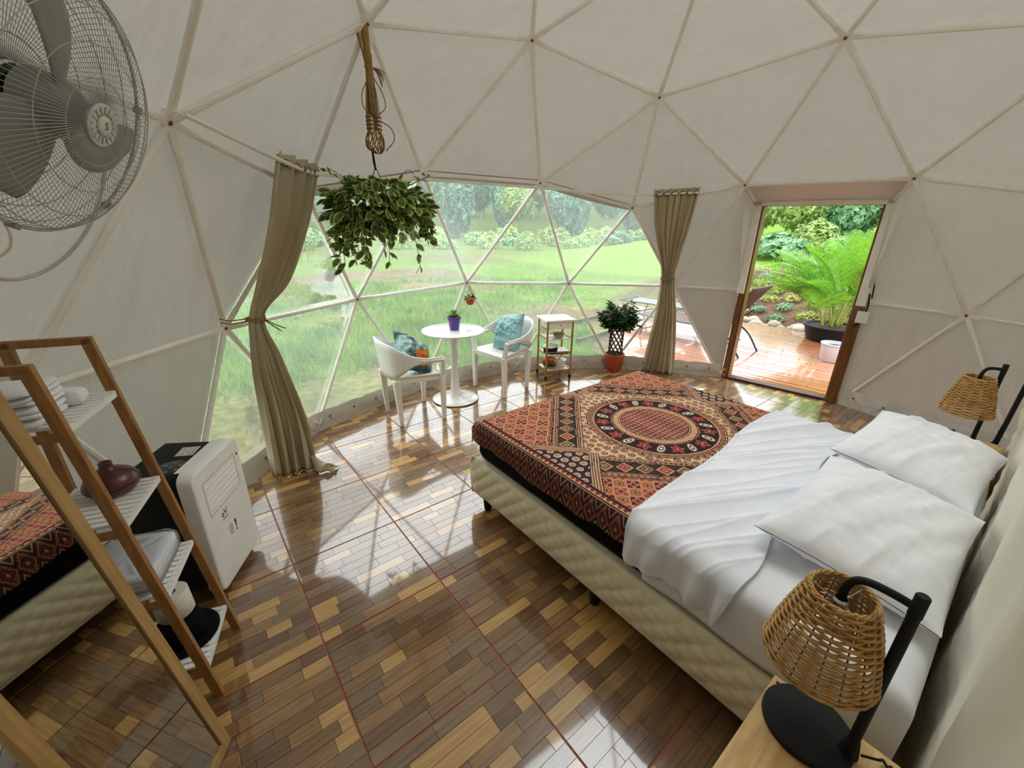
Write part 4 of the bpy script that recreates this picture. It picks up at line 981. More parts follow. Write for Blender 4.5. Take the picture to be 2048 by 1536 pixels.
# ------------------------------------------------------------------ white plastic armchairs and cushions
def armchair(loc, rot, label):
    t = thing('armchair', label, 'chair', loc=loc, rotz=rot, group='white plastic armchairs')
    G = []
    for i in range(21):
        v = i/20; y = .22-.43*v; hw = .235-.05*v; G.append([(u*hw, y, .435-.018*(1-u*u)*math.sin(PI*min(1, v*1.1))-.022*sm(.88, 1.0, 1-v)+.01*v) for u in np.linspace(-1, 1, 15)])
    MB().grid(G).build('seat', M_white, t, smooth=True, solid=.014)
    ap = MB(); ap.beam((-.225, .215, .405), (.225, .215, .405), .012, .05); ap.beam((-.215, .20, .405), (-.18, -.19, .41), .012, .045); ap.beam((.215, .20, .405), (.18, -.19, .41), .012, .045); ap.build('apron', M_white, t, bevel=.003)
    P = [(.262, .20, .600, .560), (.275, .06, .610, .565), (.272, -.06, .640, .560), (.250, -.15, .690, .50), (.19, -.215, .735, .44), (.10, -.245, .755, .43), (0, -.252, .760, .43)]
    P = P+[(-a, b, c, d) for a, b, c, d in P[-2::-1]]; P = cat_rom(P, 6); G = []
    for (x, y, zt, zb) in P:
        col = []; n = math.hypot(x, y+.05); ox, oy = x/n, (y+.05)/n
        for j in range(7):
            w = j/6; z = zb+(zt-zb)*w; f = .085*(z-.56)*(1 if y < .1 else .3); col.append((x+ox*f, y+oy*f*1.6-.03*max(0, .56-z), z))
        G.append(col)
    MB().grid(G).build('backrest', M_white, t, smooth=True, solid=.013)
    for s in (-1, 1):
        MB().beam((s*.262, .205, .575), (s*.268, -.02, .595), .05, .014, (0, 0, 1)).build('armrest', M_white, t, bevel=.005)
        l = MB(); l.beam((s*.235, .20, 0), (s*.225, .205, .42), .032, .036, (0, 1, 0), .05, .05); l.beam((s*.225, .205, .42), (s*.262, .20, .585), .045, .034, (0, 1, 0), .04, .03); l.build('leg', M_white, t, bevel=.006)
        MB().beam((s*.185, -.185, 0), (s*.185, -.20, .43), .030, .034, (0, 1, 0), .05, .06).build('leg', M_white, t, bevel=.006)
    return t
armchair((-.655, 2.385, 0), math.radians(-94), 'white plastic armchair turned to the table, showing its back, orange-patterned cushion inside')
armchair((.44, 2.445, 0), math.radians(97), 'white plastic armchair facing the round table, beside the brass trolley, with plain teal cushion')
def cushion(loc, n, tw, mats, label, seed, patch=None):
    mb = pillow_mb(.39, .39, .15, seed, wr=.045)
    if patch:
        V = np.array(mb.v)
        for k, f in enumerate(mb.f):
            c = V[list(f)].mean(0)
            if patch(c): mb.m[k] = 1
    o = mb.build('cushion', mats, None, smooth=True); o.location = loc
    o.rotation_euler = (Matrix(align(n).tolist()) @ Matrix(Rz(tw).tolist())).to_euler(); tag(o, label, 'cushion', 'teal cushions on the armchairs'); return o
cushion((.50, 2.44, .61), (-.88, -.05, .42), .25, [M_teal], 'crumpled teal velvet cushion on the armchair beside the trolley', 5)
cushion((-.63, 2.37, .585), (.42, -.62, .66), .78, [M_tealp, M_orange], 'teal printed cushion with an orange patch on the armchair seen from behind', 8, lambda c: c[2] > 0 and math.hypot(c[0]+.055, c[1]+.055) < .088)

# ------------------------------------------------------------------ brass trolley
ct = thing('serving_trolley', 'slim brass serving trolley with white top and drawer by the window', 'trolley', loc=(.942, 2.307, 0), rotz=math.atan2(-.358, .934))
w, d = .32, .29
for x in (.01, w-.01):
    for y in (.01, d-.01): MB().beam((x, y, .05), (x, y, .68), .018, .018).build('post', M_gold, ct, bevel=.002)
    for z in (.595, .49, .31, .12): MB().beam((x, .01, z), (x, d-.01, z), .012, .014).build('side_rail', M_gold, ct, bevel=.002)
for y in (.01, d-.01): MB().beam((.01, y, .10), (w-.01, y, .10), .012, .014).build('cross_rail', M_gold, ct, bevel=.002)
MB().box((w/2, d/2, .692), (w+.04, d+.03, .020)).build('top', M_white, ct, bevel=.003)
dr = MB().box((w/2, .012, .635), (w-.04, .016, .075)).build('drawer', M_dooropaint, ct, bevel=.002)
MB().box((w/2, d/2, .62), (w-.045, d-.05, .04)).build('drawer_box', M_white, ct)
k = MB().lathe([(.0, .012), (.007, .010), (.009, .006), (.004, 0)], 12, (w/2, .003, .64), align((0, -1, 0))).build('knob', M_gold, dr, smooth=True)
for z in (.475, .295, .115):
    s = MB(); s.box((w/2, d/2, z), (w-.03, d-.03, .006)); s.build('shelf', mat('trolley_shelf', '#d8d2c4', rough=.4), ct, bevel=.002)
    for y in (.02, d-.02): MB().tube([(.015, y, z+.035), (w-.015, y, z+.035)], .003, 6).build('guard_wire', M_wire, ct)
c0 = None
for x in (.01, w-.01):
    for y in (.01, d-.01):
        if c0 is None:
            mb = MB(); mb.lathe([(.006, -.009), (.020, -.009), (.024, -.004), (.024, .004), (.020, .009), (.006, .009)], 20, (0, 0, .024), Ry(PI/2)); mb.box((0, 0, .045), (.016, .03, .012)); c0 = mb.build('caster', M_black, ct, smooth=True, sharp=40); o = c0
        else: o = dup(c0)
        o.location = (x, y, 0)
CL = np.array([.942, 2.307]); CU_ = np.array([.934, -.358]); CV_ = np.array([.358, .934])
def on_cart(x, y, z): q = CL+CU_*x+CV_*y; return (q[0], q[1], z)
p = thing('cooking_pot', 'black pot under a tilted white lid on the middle trolley shelf', 'pot', loc=on_cart(.105, .13, .298))
MB().lathe([(0, 0), (.07, 0), (.080, .01), (.085, .07), (.087, .074), (.082, .074)], 32).build('body', M_black, p, smooth=True, sharp=40)
MB().lathe([(0, .030), (.012, .030), (.014, .022), (.05, .016), (.088, .002), (.09, -.002), (0, -.002)], 32, (0, 0, .082), Ry(-.16)).build('lid', M_white, p, smooth=True, sharp=40)
p = thing('tray', 'pale tray lying at the open side of the middle trolley shelf', 'tray', loc=on_cart(.235, .14, .300), rotz=-.4)
MB().grid([[(x, y, .022*max(abs(x)/.07, abs(y)/.10)**4) for y in np.linspace(-.10, .10, 9)] for x in np.linspace(-.07, .07, 9)]).build('dish', M_white, p, smooth=True, solid=.003)
o = MB().lathe([(0, -.075), (.010, -.072), (.017, -.06), (.018, .06), (.010, .072), (0, .075)], 20, (0, 0, .018), Ry(PI/2)).build('rolling_pin', M_bamboo, None, smooth=True); o.location = on_cart(.215, .03, .298); o.rotation_euler = (0, 0, -.35); tag(o, 'short wooden rolling pin at the front of the middle trolley shelf', 'rolling pin')
p = thing('wooden_bowl', 'small wooden bowl on the upper trolley shelf', 'bowl', loc=on_cart(.19, .12, .478))
MB().lathe([(0, 0), (.045, 0), (.066, .035), (.068, .045), (.062, .045), (.04, .01), (0, .008)], 30).build('body', M_mirwood, p, smooth=True)
MB().tube([(-.13, .02, .05), (.0, .0, .050), (.07, -.01, .052)], .006, 8).build('spoon', M_wire, p, smooth=True)
p = thing('enamel_mug', 'red and yellow painted round jar on the lowest trolley shelf', 'jar', loc=on_cart(.10, .13, .118))
mb = MB(); mb.lathe([(0, 0), (.05, 0), (.078, .03), (.084, .07), (.075, .11), (.05, .13), (0, .134)], 32, R=Rx(.0))
for i, f in enumerate(mb.f):
    c = np.mean([mb.v[j] for j in f], 0); mb.m[i] = 0 if (c[0]*.9+c[2]*1.4) > .12 else (1 if c[0]+c[2]*.6 > .02 or c[2] > .05 else 2)
mb.build('body', [M_yellow, M_red, M_leafdk], p, smooth=True)
p = thing('lidded_tureen', 'white lidded tureen on the lowest trolley shelf', 'tureen', loc=on_cart(.225, .13, .118))
MB().lathe([(0, 0), (.05, 0), (.072, .03), (.078, .075), (.08, .08), (.074, .08)], 32).build('body', M_white, p, smooth=True, sharp=50)
MB().lathe([(.08, .081), (.082, .085), (.05, .098), (.014, .102), (.010, .115), (.014, .122), (0, .124)], 32).build('lid', M_white, p, smooth=True, sharp=50)

# ------------------------------------------------------------------ leaf makers
def leaf_mesh(L, Wd, fold=.25, droop=.15, n=6, two=True):
    mb = MB(); rows = []
    for i in range(n+1):
        t = i/n; w = Wd/2*math.sin(PI*min(1, (t*.92+.06)))**.8*(1-.25*t); z = -droop*L*t*t
        rows.append([(s*w, L*t, z+fold*abs(s)*w) for s in (-1, -.68, 0, .68, 1)])
    b = len(mb.v); mb.grid(rows)
    if two:
        for k, f in enumerate(mb.f):
            j = k % 4; i = k//4
            mb.m[k] = 1 if (j in (0, 3) or i == n-1) else 0
    return mb
def place_leaves(mb, src, M_list):
    V = np.array(src.v); 
    for Mx in M_list:
        P = V @ Mx[:3, :3].T+Mx[:3, 3]; b = len(mb.v); mb.v.extend(map(tuple, P)); mb.f.extend([tuple(i+b for i in f) for f in src.f]); mb.m.extend(src.m)
def leafM(p, d, s, roll=0, upv=(0, 0, 1)):
    d = np.array(d, float); d /= np.linalg.norm(d); x = np.cross(d, upv)
    if np.linalg.norm(x) < .05: x = np.cross(d, (1, 0, .2))
    x /= np.linalg.norm(x); z = np.cross(x, d); c, q = math.cos(roll), math.sin(roll); x2 = c*x+q*z; z2 = -q*x+c*z
    Mx = np.eye(4); Mx[:3, 0] = x2*s; Mx[:3, 1] = d*s; Mx[:3, 2] = z2*s; Mx[:3, 3] = p; return Mx

# ------------------------------------------------------------------ hanging vine and its unused rope holder
HP = np.array([-1.05, 1.793, 0])
hg = thing('hanging_plant', 'bushy variegated vine spilling from a dark basket hung before the window', 'hanging plant', loc=(HP[0], HP[1], 1.60))
MB().lathe([(0, 0), (.09, 0), (.10, .006), (.135, .15), (.142, .152), (.142, .165), (.13, .165), (.125, .14), (0, .14)], 40).build('pot', M_black, hg, smooth=True, sharp=40)
MB().lathe([(0, .15), (.127, .145)], 20).build('soil', M_soil, hg)
wr = MB()
for k in range(4): a = k*PI/2+.4; wr.tube([(.138*math.cos(a), .138*math.sin(a), .16), (.004*math.cos(a), .004*math.sin(a), .385)], .0018, 5)
wr.build('wire', M_black, hg)
MB().tube([(0, 0, .375), (-.006, 0, .42), (-.008, 0, .455), (-.012, 0, .49)], [.006, .008, .007, .005], 8).build('hook', M_black, hg, smooth=True)
rng = random.Random(5); LM = []; stems = MB()
for k in range(470):
    a = rng.random()*2*PI; zc = rng.uniform(-.55, 1); rr = math.sqrt(max(0, 1-zc*zc))*rng.uniform(.72, 1.08)
    p = np.array([.285*rr*math.cos(a), .285*rr*math.sin(a), .165+.175*zc*rng.uniform(.7, 1.05)]); 
    d = np.array([math.cos(a)*.9+rng.uniform(-.6, .6), math.sin(a)*.9+rng.uniform(-.6, .6), rng.uniform(-.9, .45)])
    LM.append(leafM(p, d, rng.uniform(.75, 1.25), rng.uniform(-.8, .8)))
for k in range(34):
    a = rng.random()*2*PI; r0 = rng.uniform(.18, .27); r1 = r0+rng.uniform(.02, .08); z1 = rng.uniform(-.20, .04); pts = []
    for i in range(7): t = i/6; r = r0+(r1-r0)*math.sin(t*PI/2); pts.append((r*math.cos(a+.15*t), r*math.sin(a+.15*t), .16+(z1-.16)*t**1.3))
    stems.tube(pts, .0022, 4)
    for i in range(1, 7):
        for q in (0, 1): 
            p = np.array(pts[i])+[rng.uniform(-.008, .008)]*3; LM.append(leafM(p, (math.cos(a)*.5+rng.uniform(-1, 1), math.sin(a)*.5+rng.uniform(-1, 1), rng.uniform(-1.2, .1)), rng.uniform(.5, .95), rng.uniform(-1, 1)))
for k in range(7):
    a = rng.random()*2*PI; pts = [(.12*math.cos(a)*(1+t*1.6), .12*math.sin(a)*(1+t*1.6), .25+.13*t-.03*t*t) for t in (0, .4, .8, 1.1)]; stems.tube(pts, .002, 4)
    for p in pts[1:]: LM.append(leafM(np.array(p), (rng.uniform(-1, 1), rng.uniform(-1, 1), rng.uniform(-.5, .8)), .6, 0))
stems.build('stems', M_stem, hg, smooth=True)
src = leaf_mesh(.078, .056); camv = np.array(CAMLOC)-np.array([HP[0], HP[1], 1.6])
order = sorted(range(len(LM)), key=lambda i: -np.dot(LM[i][:3, 3], camv))
l0 = None
for i in order[:290]:
    if l0 is None: l0 = src.build('leaf', [M_leafg, M_leafc], hg, smooth=True); o = l0
    else: o = dup(l0)
    o.matrix_local = Matrix(LM[i].tolist())
mb = MB(); place_leaves(mb, src, [LM[i] for i in order[290:]]); o = mb.build('leaves', [M_leafg, M_leafc], hg, smooth=True); o['kind'] = 'stuff'
mc = thing('macrame_holder', 'bundled jute macrame plant holder hanging from the ceiling strut', 'plant hanger', loc=(-1.038, 1.789, 2.70))
rng = random.Random(9)
MB().tube(cat_rom([(.0, .0, .10), (-.004, 0, 0), (.0, 0, -.15), (.006, 0, -.28)], 4), [.016]*4+[.019]*5+[.02]*4, 10).build('folded_cords', M_rope, mc, smooth=True)
cords = MB()
for k in range(26):
    a = 2*PI*k/26; r1 = .018+.004*rng.random(); r2 = rng.uniform(.020, .040)
    cords.tube(cat_rom([(r1*math.cos(a), r1*math.sin(a), -.14), (r1*.9*math.cos(a), r1*.9*math.sin(a), -.24), (r2*.8*math.cos(a+.2), r2*.8*math.sin(a+.2), -.34), (r2*math.cos(a+.3), r2*math.sin(a+.3), -.44)], 4), .0034, 5)
for k in range(9):
    a = PI+rng.uniform(-.7, .7); cords.tube(cat_rom([(.015*math.cos(a), .015*math.sin(a), -.20), (.03*math.cos(a), .03*math.sin(a), -.12), (.05*math.cos(a), .05*math.sin(a)*1.2, -.04+.02*rng.random())], 4), .0034, 5)
cords.build('cords', M_rope, mc, smooth=True)
lp = MB()
lp.tube(cat_rom([(-.02, .0, -.27), (-.055, -.01, -.33), (-.06, -.01, -.39), (-.03, 0, -.43)], 5), .0032, 5); lp.tube(cat_rom([(.02, -.0, -.24), (.055, -.03, -.32), (.065, -.04, -.39), (.03, -.02, -.43)], 5), .0032, 5)
lp.tube(cat_rom([(.03, -.02, -.46), (.085, -.05, -.50), (.095, -.06, -.56), (.05, -.03, -.62)], 5), .0032, 5)
lp.build('cord_loop', M_rope, mc, smooth=True)
MB().tube([(.022*math.cos(x), .022*math.sin(x), -.20+.004*math.sin(3*x)) for x in np.linspace(0, 6*PI, 60)], .004, 5).build('wrap_knot', M_rope, mc, smooth=True)
tl = MB()
for k in range(6): tl.tube(cat_rom([(.02, -.005, -.20), (.05, -.02+.004*k, -.205-.004*k), (.075+.01*rng.random(), -.03+.01*k, -.22-.012*k)], 4), .003, 4)
tl.build('tassel', M_rope, mc, smooth=True)
for s in (-.022, .022):
    for q in range(4): MB().tube([(s+.020*math.cos(x), .022*math.sin(x)*(1 if s < 0 else 1.1)-.005, -.445-.020*q+.005*math.sin(2*x)) for x in np.linspace(0, 2*PI, 20)[:-1]], .0055, 6, closed=True).build('square_knot', M_rope, mc, smooth=True)
nt = MB()
for k in range(22):
    a = 2*PI*k/22; s = 1 if k % 2 else -1; rb = rng.uniform(.045, .062)
    nt.tube(cat_rom([(.036*math.cos(a), .03*math.sin(a), -.515), (rb*math.cos(a+s*.3), rb*.9*math.sin(a+s*.3), -.56), (.05*math.cos(a+s*.6), .045*math.sin(a+s*.6), -.605), (.018*math.cos(a+s*.8)+.012, .018*math.sin(a+s*.8), -.632)], 4), .0034, 5)
nt.build('net', M_rope, mc, smooth=True)
# small hanging pot under the window node
q = N_('n11')*[.975, .975, 1]; sh_ = thing('small_hanging_pot', 'tiny hanging plant in a clay pot tied under a window strut', 'hanging plant', loc=(q[0], q[1], .86))
MB().lathe([(0, .0), (.03, .0), (.042, .02), (.05, .06), (.046, .075), (.04, .07), (0, .065)], 24).build('pot', M_terra, sh_, smooth=True)
mb = MB()
for k in range(3): a = k*2.1; mb.tube([(.046*math.cos(a), .046*math.sin(a), .07), (0, 0, .20)], .0022, 5)
mb.build('string', M_rope, sh_); s2 = leaf_mesh(.045, .022, two=False); l0 = None
for k in range(26):
    a = rng.random()*2*PI
    if l0 is None: l0 = s2.build('leaf', [M_leafdk], sh_, smooth=True); o = l0
    else: o = dup(l0)
    o.matrix_local = Matrix(leafM(np.array([.035*math.cos(a), .035*math.sin(a), .03+.07*rng.random()]), (math.cos(a), math.sin(a), rng.uniform(-1.2, 1.0)), rng.uniform(.7, 1.2), rng.uniform(-1, 1)).tolist())

# ------------------------------------------------------------------ braided ficus
fc = thing('braided_ficus', 'small ficus with a lattice-braided trunk in an orange plastic pot', 'potted plant', loc=(1.905, 2.10, 0))
MB().lathe([(0, 0), (.088, 0), (.094, .006), (.112, .185), (.120, .187), (.121, .212), (.112, .214), (.106, .19), (0, .19)], 40).build('pot', M_terra, fc, smooth=True, sharp=40)
MB().lathe([(0, .198), (.108, .194)], 24).build('soil', M_soil, fc)
br = MB(); nh = 9
for k in range(nh):
    for s in (1, -1):
        pts = []
        for i in range(25):
            t = i/24; a = 2*PI*k/nh+s*t*2.9; r = .078+.006*s*math.cos(nh*(a)*.5*2)*.5+.02*max(0, t-.75)*2; pts.append((r*math.cos(a), r*math.sin(a), .19+.36*t))
        br.tube(pts, .0058, 5)
br.build('braided_trunk', M_bark, fc, smooth=True)
src = leaf_mesh(.060, .027, two=False, n=4); LM = []; tw = MB()
for k in range(46):
    a = rng.random()*2*PI; el = rng.uniform(-.1, 1.0); rr = rng.uniform(.10, .235)*math.cos(el*.8); tip = np.array([rr*math.cos(a), rr*math.sin(a), .56+.06*rng.random()+.19*math.sin(max(el, 0))+.04])
    base = np.array([.08*math.cos(a), .08*math.sin(a), .50]); tw.tube([base, (base+tip)/2+[0, 0, .02], tip], .003, 4)
    for q in range(34):
        t = rng.uniform(.35, 1.08); p = base+(tip-base)*t+np.array([rng.gauss(0, .018) for _ in range(3)]); LM.append(leafM(p, (math.cos(a)+rng.uniform(-1, 1), math.sin(a)+rng.uniform(-1, 1), rng.uniform(-.5, .9)), rng.uniform(.75, 1.2), rng.uniform(-1, 1)))
tw.build('twigs', M_bark, fc); mb = MB(); place_leaves(mb, src, LM); o = mb.build('foliage', [M_leafdk], fc, smooth=True); o['kind'] = 'stuff'

# ------------------------------------------------------------------ socket box at the door
sb = thing('socket_box', 'white surface-mounted socket box on the casing of the doorway', 'socket', loc=(2.915, .045, .90))
aa = align(-dn)
MB().box((0, 0, 0), (.095, .11, .045), aa).build('box', M_white, sb, bevel=.004)
MB().box(-dn*.024, (.07, .08, .004), aa).build('cover_plate', M_white, sb, bevel=.001)
MB().tube(cat_rom([(-.0, -.01, .055), (.0, -.015, .10), (.0, .0, .22)], 4), .007, 6).build('wire', M_black, sb, smooth=True)
MB().tube(cat_rom([(-.01, .01, -.055), (-.01, .03, -.08), (-.01, .045, -.10)], 4), .006, 6).build('wire', M_black, sb, smooth=True)
cable('wall_cable', [(2.925, .045, 1.88), (2.925, .035, 1.6), (2.905, .03, 1.25), (2.91, .02, 1.08)], .006, 'black cable running down beside the doorway casing')
# ------------------------------------------------------------------ outdoors: ground
def gh(x, y):
    x = np.asarray(x, float); y = np.asarray(y, float); r = np.hypot(x, y)
    z = -.14+.10*(noise2(x*.35+3, y*.35+7)-.5)*sm(3.2, 5, r)+.05*(noise2(x*1.1, y*1.1)-.5)*sm(3.3, 5, r)+.0095*np.maximum(0, r-9)
    bank = sm(6.5, 9.0, x)*sm(7.5, 4.0, y+(x-6.5)*-.25)
    z = z+bank*(.62+.14*(noise2(x*1.7+1, y*1.7)-.5))+sm(11, 24, x)*sm(16, 6, y-.35*x)*.9+9*sm(42, 95, r)
    flat = sm(6.9, 6.2, x)*sm(4.6, 3.6, y-.75*(x-3))*sm(2.6, 3.0, x)
    z = z*(1-flat)-.17*flat
    return np.where(r < 3.3, np.minimum(z, -.14), z)
rr = np.concatenate([np.linspace(2.2, 14, 90), np.geomspace(14.3, 130, 50)]); th = np.linspace(math.radians(-40), math.radians(175), 240)
Rr, Th = np.meshgrid(rr, th, indexing='ij'); GXX, GYY = Rr*np.cos(Th), Rr*np.sin(Th)
def ground_mat():
    m = bpy.data.materials.new('meadow'); m.use_nodes = True; nt = m.node_tree; N = nt.nodes; L = nt.links; p = N['Principled BSDF']; p.inputs['Roughness'].default_value = .95; p.inputs['Specular IOR Level'].default_value = .1
    a = N.new('ShaderNodeVertexColor'); a.layer_name = 'print'; tc = N.new('ShaderNodeTexCoord'); n = N.new('ShaderNodeTexNoise'); n.inputs['Scale'].default_value = 9; n.inputs['Detail'].default_value = 8; L.new(tc.outputs['Object'], n.inputs['Vector'])
    mr = N.new('ShaderNodeMapRange'); mr.inputs[1].default_value = .25; mr.inputs[2].default_value = .75; mr.inputs[3].default_value = .5; mr.inputs[4].default_value = 1.5; L.new(n.outputs[0], mr.inputs[0]); hs = N.new('ShaderNodeHueSaturation'); L.new(mr.outputs[0], hs.inputs['Value']); L.new(a.outputs[0], hs.inputs['Color']); L.new(hs.outputs[0], p.inputs['Base Color'])
    b = N.new('ShaderNodeBump'); b.inputs['Distance'].default_value = .05; b.inputs['Strength'].default_value = .7; L.new(n.outputs[0], b.inputs['Height']); L.new(b.outputs[0], p.inputs['Normal']); return m
gnd = MB().grid(np.stack([GXX, GYY, gh(GXX, GYY)], -1)).build('ground', ground_mat(), None, smooth=True); tag(gnd, 'rough green meadow with bare soil patches outside the dome', kind='structure')
GRN, GRN2, YEL, SOI, SO2 = [cc(h) for h in ('#567029', '#3a5a1f', '#525e2c', '#6a5240', '#4e3e33')]
a1 = noise2(GXX*.55+20, GYY*.55+11); a2 = noise2(GXX*1.7+5, GYY*1.7); a3 = noise2(GXX*.21+8, GYY*.16+30)
c = GRN*(1-a2[..., None]*.6)+GRN2*a2[..., None]*.6; f = sm(12, 26, Rr)[..., None]*.7; c = c*(1-f)+YEL*f
so = (sm(.60, .74, a1)*sm(9.0, 6.5, Rr)*.55+sm(.56, .68, a3)*sm(7, 10, Rr)*sm(30, 16, Rr)*.75)
so = np.maximum(so, sm(4.2, 2.9, np.hypot(GXX-2.6, GYY-4.2)/1.0)*.85*sm(.25, .6, a2+.25)); so = np.maximum(so, sm(3.7, 3.1, Rr)*.8)
bk = sm(6.2, 6.7, GXX)*sm(11.8, 10.8, GXX)*sm(7.5, 4.5, GYY-.25*(GXX-6.5)); so = np.maximum(so, bk*(.55+.45*sm(.35, .6, a2)))
c = c*(1-so[..., None])+(SOI*(1-a2[..., None])+SO2*a2[..., None])*so[..., None]
lw = (sm(11.0, 12.0, GXX)*sm(16, 8, GYY-.4*GXX))[..., None]*.8; c = c*(1-lw)+cc('#5f8030')*lw
set_vcol(gnd, c.reshape(-1, 3)); SOILV = lambda x, y: noise2(x*.55+20, y*.55+11)
# grass blades near the dome (uncountable)
n = 46000; r = 3.25+9.5*RNG.random(n)**1.6; t = np.radians(RNG.uniform(48, 150, n)); x, y = r*np.cos(t), r*np.sin(t)
keep = ~((x > 2.6) & (y < 3.4+.75*(x-3))) & (SOILV(x, y) < .66+.2*RNG.random(n)); x, y, r = x[keep], y[keep], r[keep]; n = len(x); z = gh(x, y)
hgt = RNG.uniform(.05, .15, n)*(.8+noise2(x*1.3, y*1.3)); a = RNG.uniform(0, 2*PI, n); wd = .006+.0016*r; lean = RNG.uniform(-.6, .6, (n, 2))*hgt[:, None]
P = np.stack([np.stack([x-wd*np.cos(a), y-wd*np.sin(a), z-.01], -1), np.stack([x+wd*np.cos(a), y+wd*np.sin(a), z-.01], -1), np.stack([x+lean[:, 0], y+lean[:, 1], z+hgt], -1)], 1).reshape(-1, 3)
gm = bpy.data.meshes.new('grass'); gm.from_pydata(P.tolist(), [], np.arange(n*3).reshape(-1, 3).tolist())
M_grass = mat('grass_blade', '#7c9e3a', '#4a7426', rough=.7, scale=1.3, trans=.35); gm.materials.append(M_grass); go = link(bpy.data.objects.new('grass', gm)); tag(go, 'short green grass growing on the meadow outside the window', 'grass', kind='stuff')

# ------------------------------------------------------------------ deck
dk = thing('trim_2', 'wet reddish timber deck outside the doorway', None, loc=(4.5, 1.0, -.06), kind='structure')
da = math.radians(97); du = np.array([math.cos(da), math.sin(da)]); dv2 = np.array([math.sin(da), -math.cos(da)])
bw_ = .096; k = 0; step = .113
for k in range(34):
    s = 2.86+k*step; 
    pts = [np.array([s*1.0, 0])]; base = dv2*s
    lo, hi = -2.6, 6.0; ts = np.linspace(lo, hi, 345); ok = []
    for t_ in ts:
        q = base+du*t_; good = True
        for w_ in (-bw_/2, bw_/2):
            qq = q+dv2*w_
            if np.hypot(*qq) < 3.0 and not (qq[0] > 2.0 and .12 < qq[1] < 1.1 and np.dot(qq-DL[:2], dn[:2]) > .10): good = False
            if np.hypot(*qq) < 2.96 and np.dot(qq-DL[:2], dn[:2]) <= .10: good = False
        if q[1] > 3.0+.75*(q[0]-3) or q[0] > 6.35+.1*q[1]: good = False
        ok.append(good)
    i = 0
    while i < len(ts):
        if ok[i]:
            j = i
            while j+1 < len(ts) and ok[j+1]: j += 1
            if ts[j]-ts[i] > .15:
                a_, b_ = ts[i], ts[j]; cuts = [a_]
                if b_-a_ > 3.2: cuts.append(a_+(b_-a_)*(.35+.3*((k*37) % 10)/10))
                cuts.append(b_)
                for u0, u1 in zip(cuts[:-1], cuts[1:]):
                    m_ = (u0+u1)/2; q = base+du*m_
                    o = MB().box((0, 0, 0), (bw_, u1-u0-.004, .025)).build('board', M_deck, dk, bevel=.003, seg=1); o.location = Vector((q[0], q[1], -.052+.0015*((k*7) % 3)))-dk.location; o.rotation_euler = (0, 0, da-PI/2)
            i = j+1
        else: i += 1
js = MB()
for t_ in np.arange(-2.2, 4.6, .9):
    a_ = dv2*3.25+du*t_; b_ = dv2*6.1+du*t_
    if np.hypot(*a_) > 3.1: js.beam((a_[0], a_[1], -.10), (b_[0], b_[1], -.10), .05, .07)
js.build('joists', M_thresh, dk, world=True)
# ------------------------------------------------------------------ loungers
def lounger(loc, rot, label, brown=False):
    t = thing('sun_lounger', label, 'sun lounger', loc=loc, rotz=rot, group='sling loungers on the deck')  # local +y = head end
    w = .60; ms = M_slingb if brown else M_sling; tilt = math.radians(52); hx = (0, .45, .34); hl = .78
    top = np.array([0, .45+hl*math.cos(tilt), .34+hl*math.sin(tilt)])
    G = [[(x, y, .345-.02*(1-(2*x/w)**2)) for x in np.linspace(-w/2+.02, w/2-.02, 7)] for y in np.linspace(-.85, .45, 9)]; MB().grid(G).build('seat_sling', ms, t, smooth=True, solid=.004)
    G = [[(x, .45+s*math.cos(tilt)+.03*(1-(2*x/w)**2), .34+s*math.sin(tilt)) for x in np.linspace(-w/2+.02, w/2-.02, 7)] for s in np.linspace(0, hl, 9)]; MB().grid(G).build('back_sling', ms, t, smooth=True, solid=.004)
    for s in (-1, 1):
        x = s*w/2
        MB().tube(cat_rom([(x, -.95, .335), (x, -.4, .345), (x, .45, .345)], 4), .014, 8).build('side_rail', M_alu, t, smooth=True)
        MB().tube([(x, .45, .34), (x, top[1], top[2])], .014, 8).build('back_rail', M_alu, t, smooth=True)
        MB().tube(cat_rom([(x, -.72, 0), (x, -.66, .2), (x, -.60, .34)], 4), .014, 8).build('leg', M_alu, t, smooth=True)
        MB().tube(cat_rom([(x, .93, 0), (x, .74, .25), (x, .48, .40), (x, .30, .52), (x, .0, .54), (x, -.12, .50), (x, -.15, .35)], 5), .014, 8).build('arm_leg', M_alu, t, smooth=True)
        MB().box((x, .08, .552), (.045, .34, .016)).build('arm_pad', M_alu, t, bevel=.004)
        MB().tube([(x*.94, .35, .22), (x*.94, .78, .60)], .010, 6).build('prop', M_alu, t)
    for p in ((-.95, .335), (top[1], top[2])): MB().tube([(-w/2, p[0], p[1]), (w/2, p[0], p[1])], .014, 8).build('end_bar', M_alu, t)
    for p in ((-.70, .10), (.66, .12)): MB().tube([(-w/2, p[0], p[1]), (w/2, p[0], p[1])], .010, 8).build('cross_bar', M_alu, t)
lounger((4.15, 2.38, -.038), math.radians(180), 'sling lounger on the deck with its brown back raised beside the doorway', True)
lounger((5.15, 3.35, -.038), math.radians(186), 'grey sling lounger on the far part of the deck behind the gathered curtain')
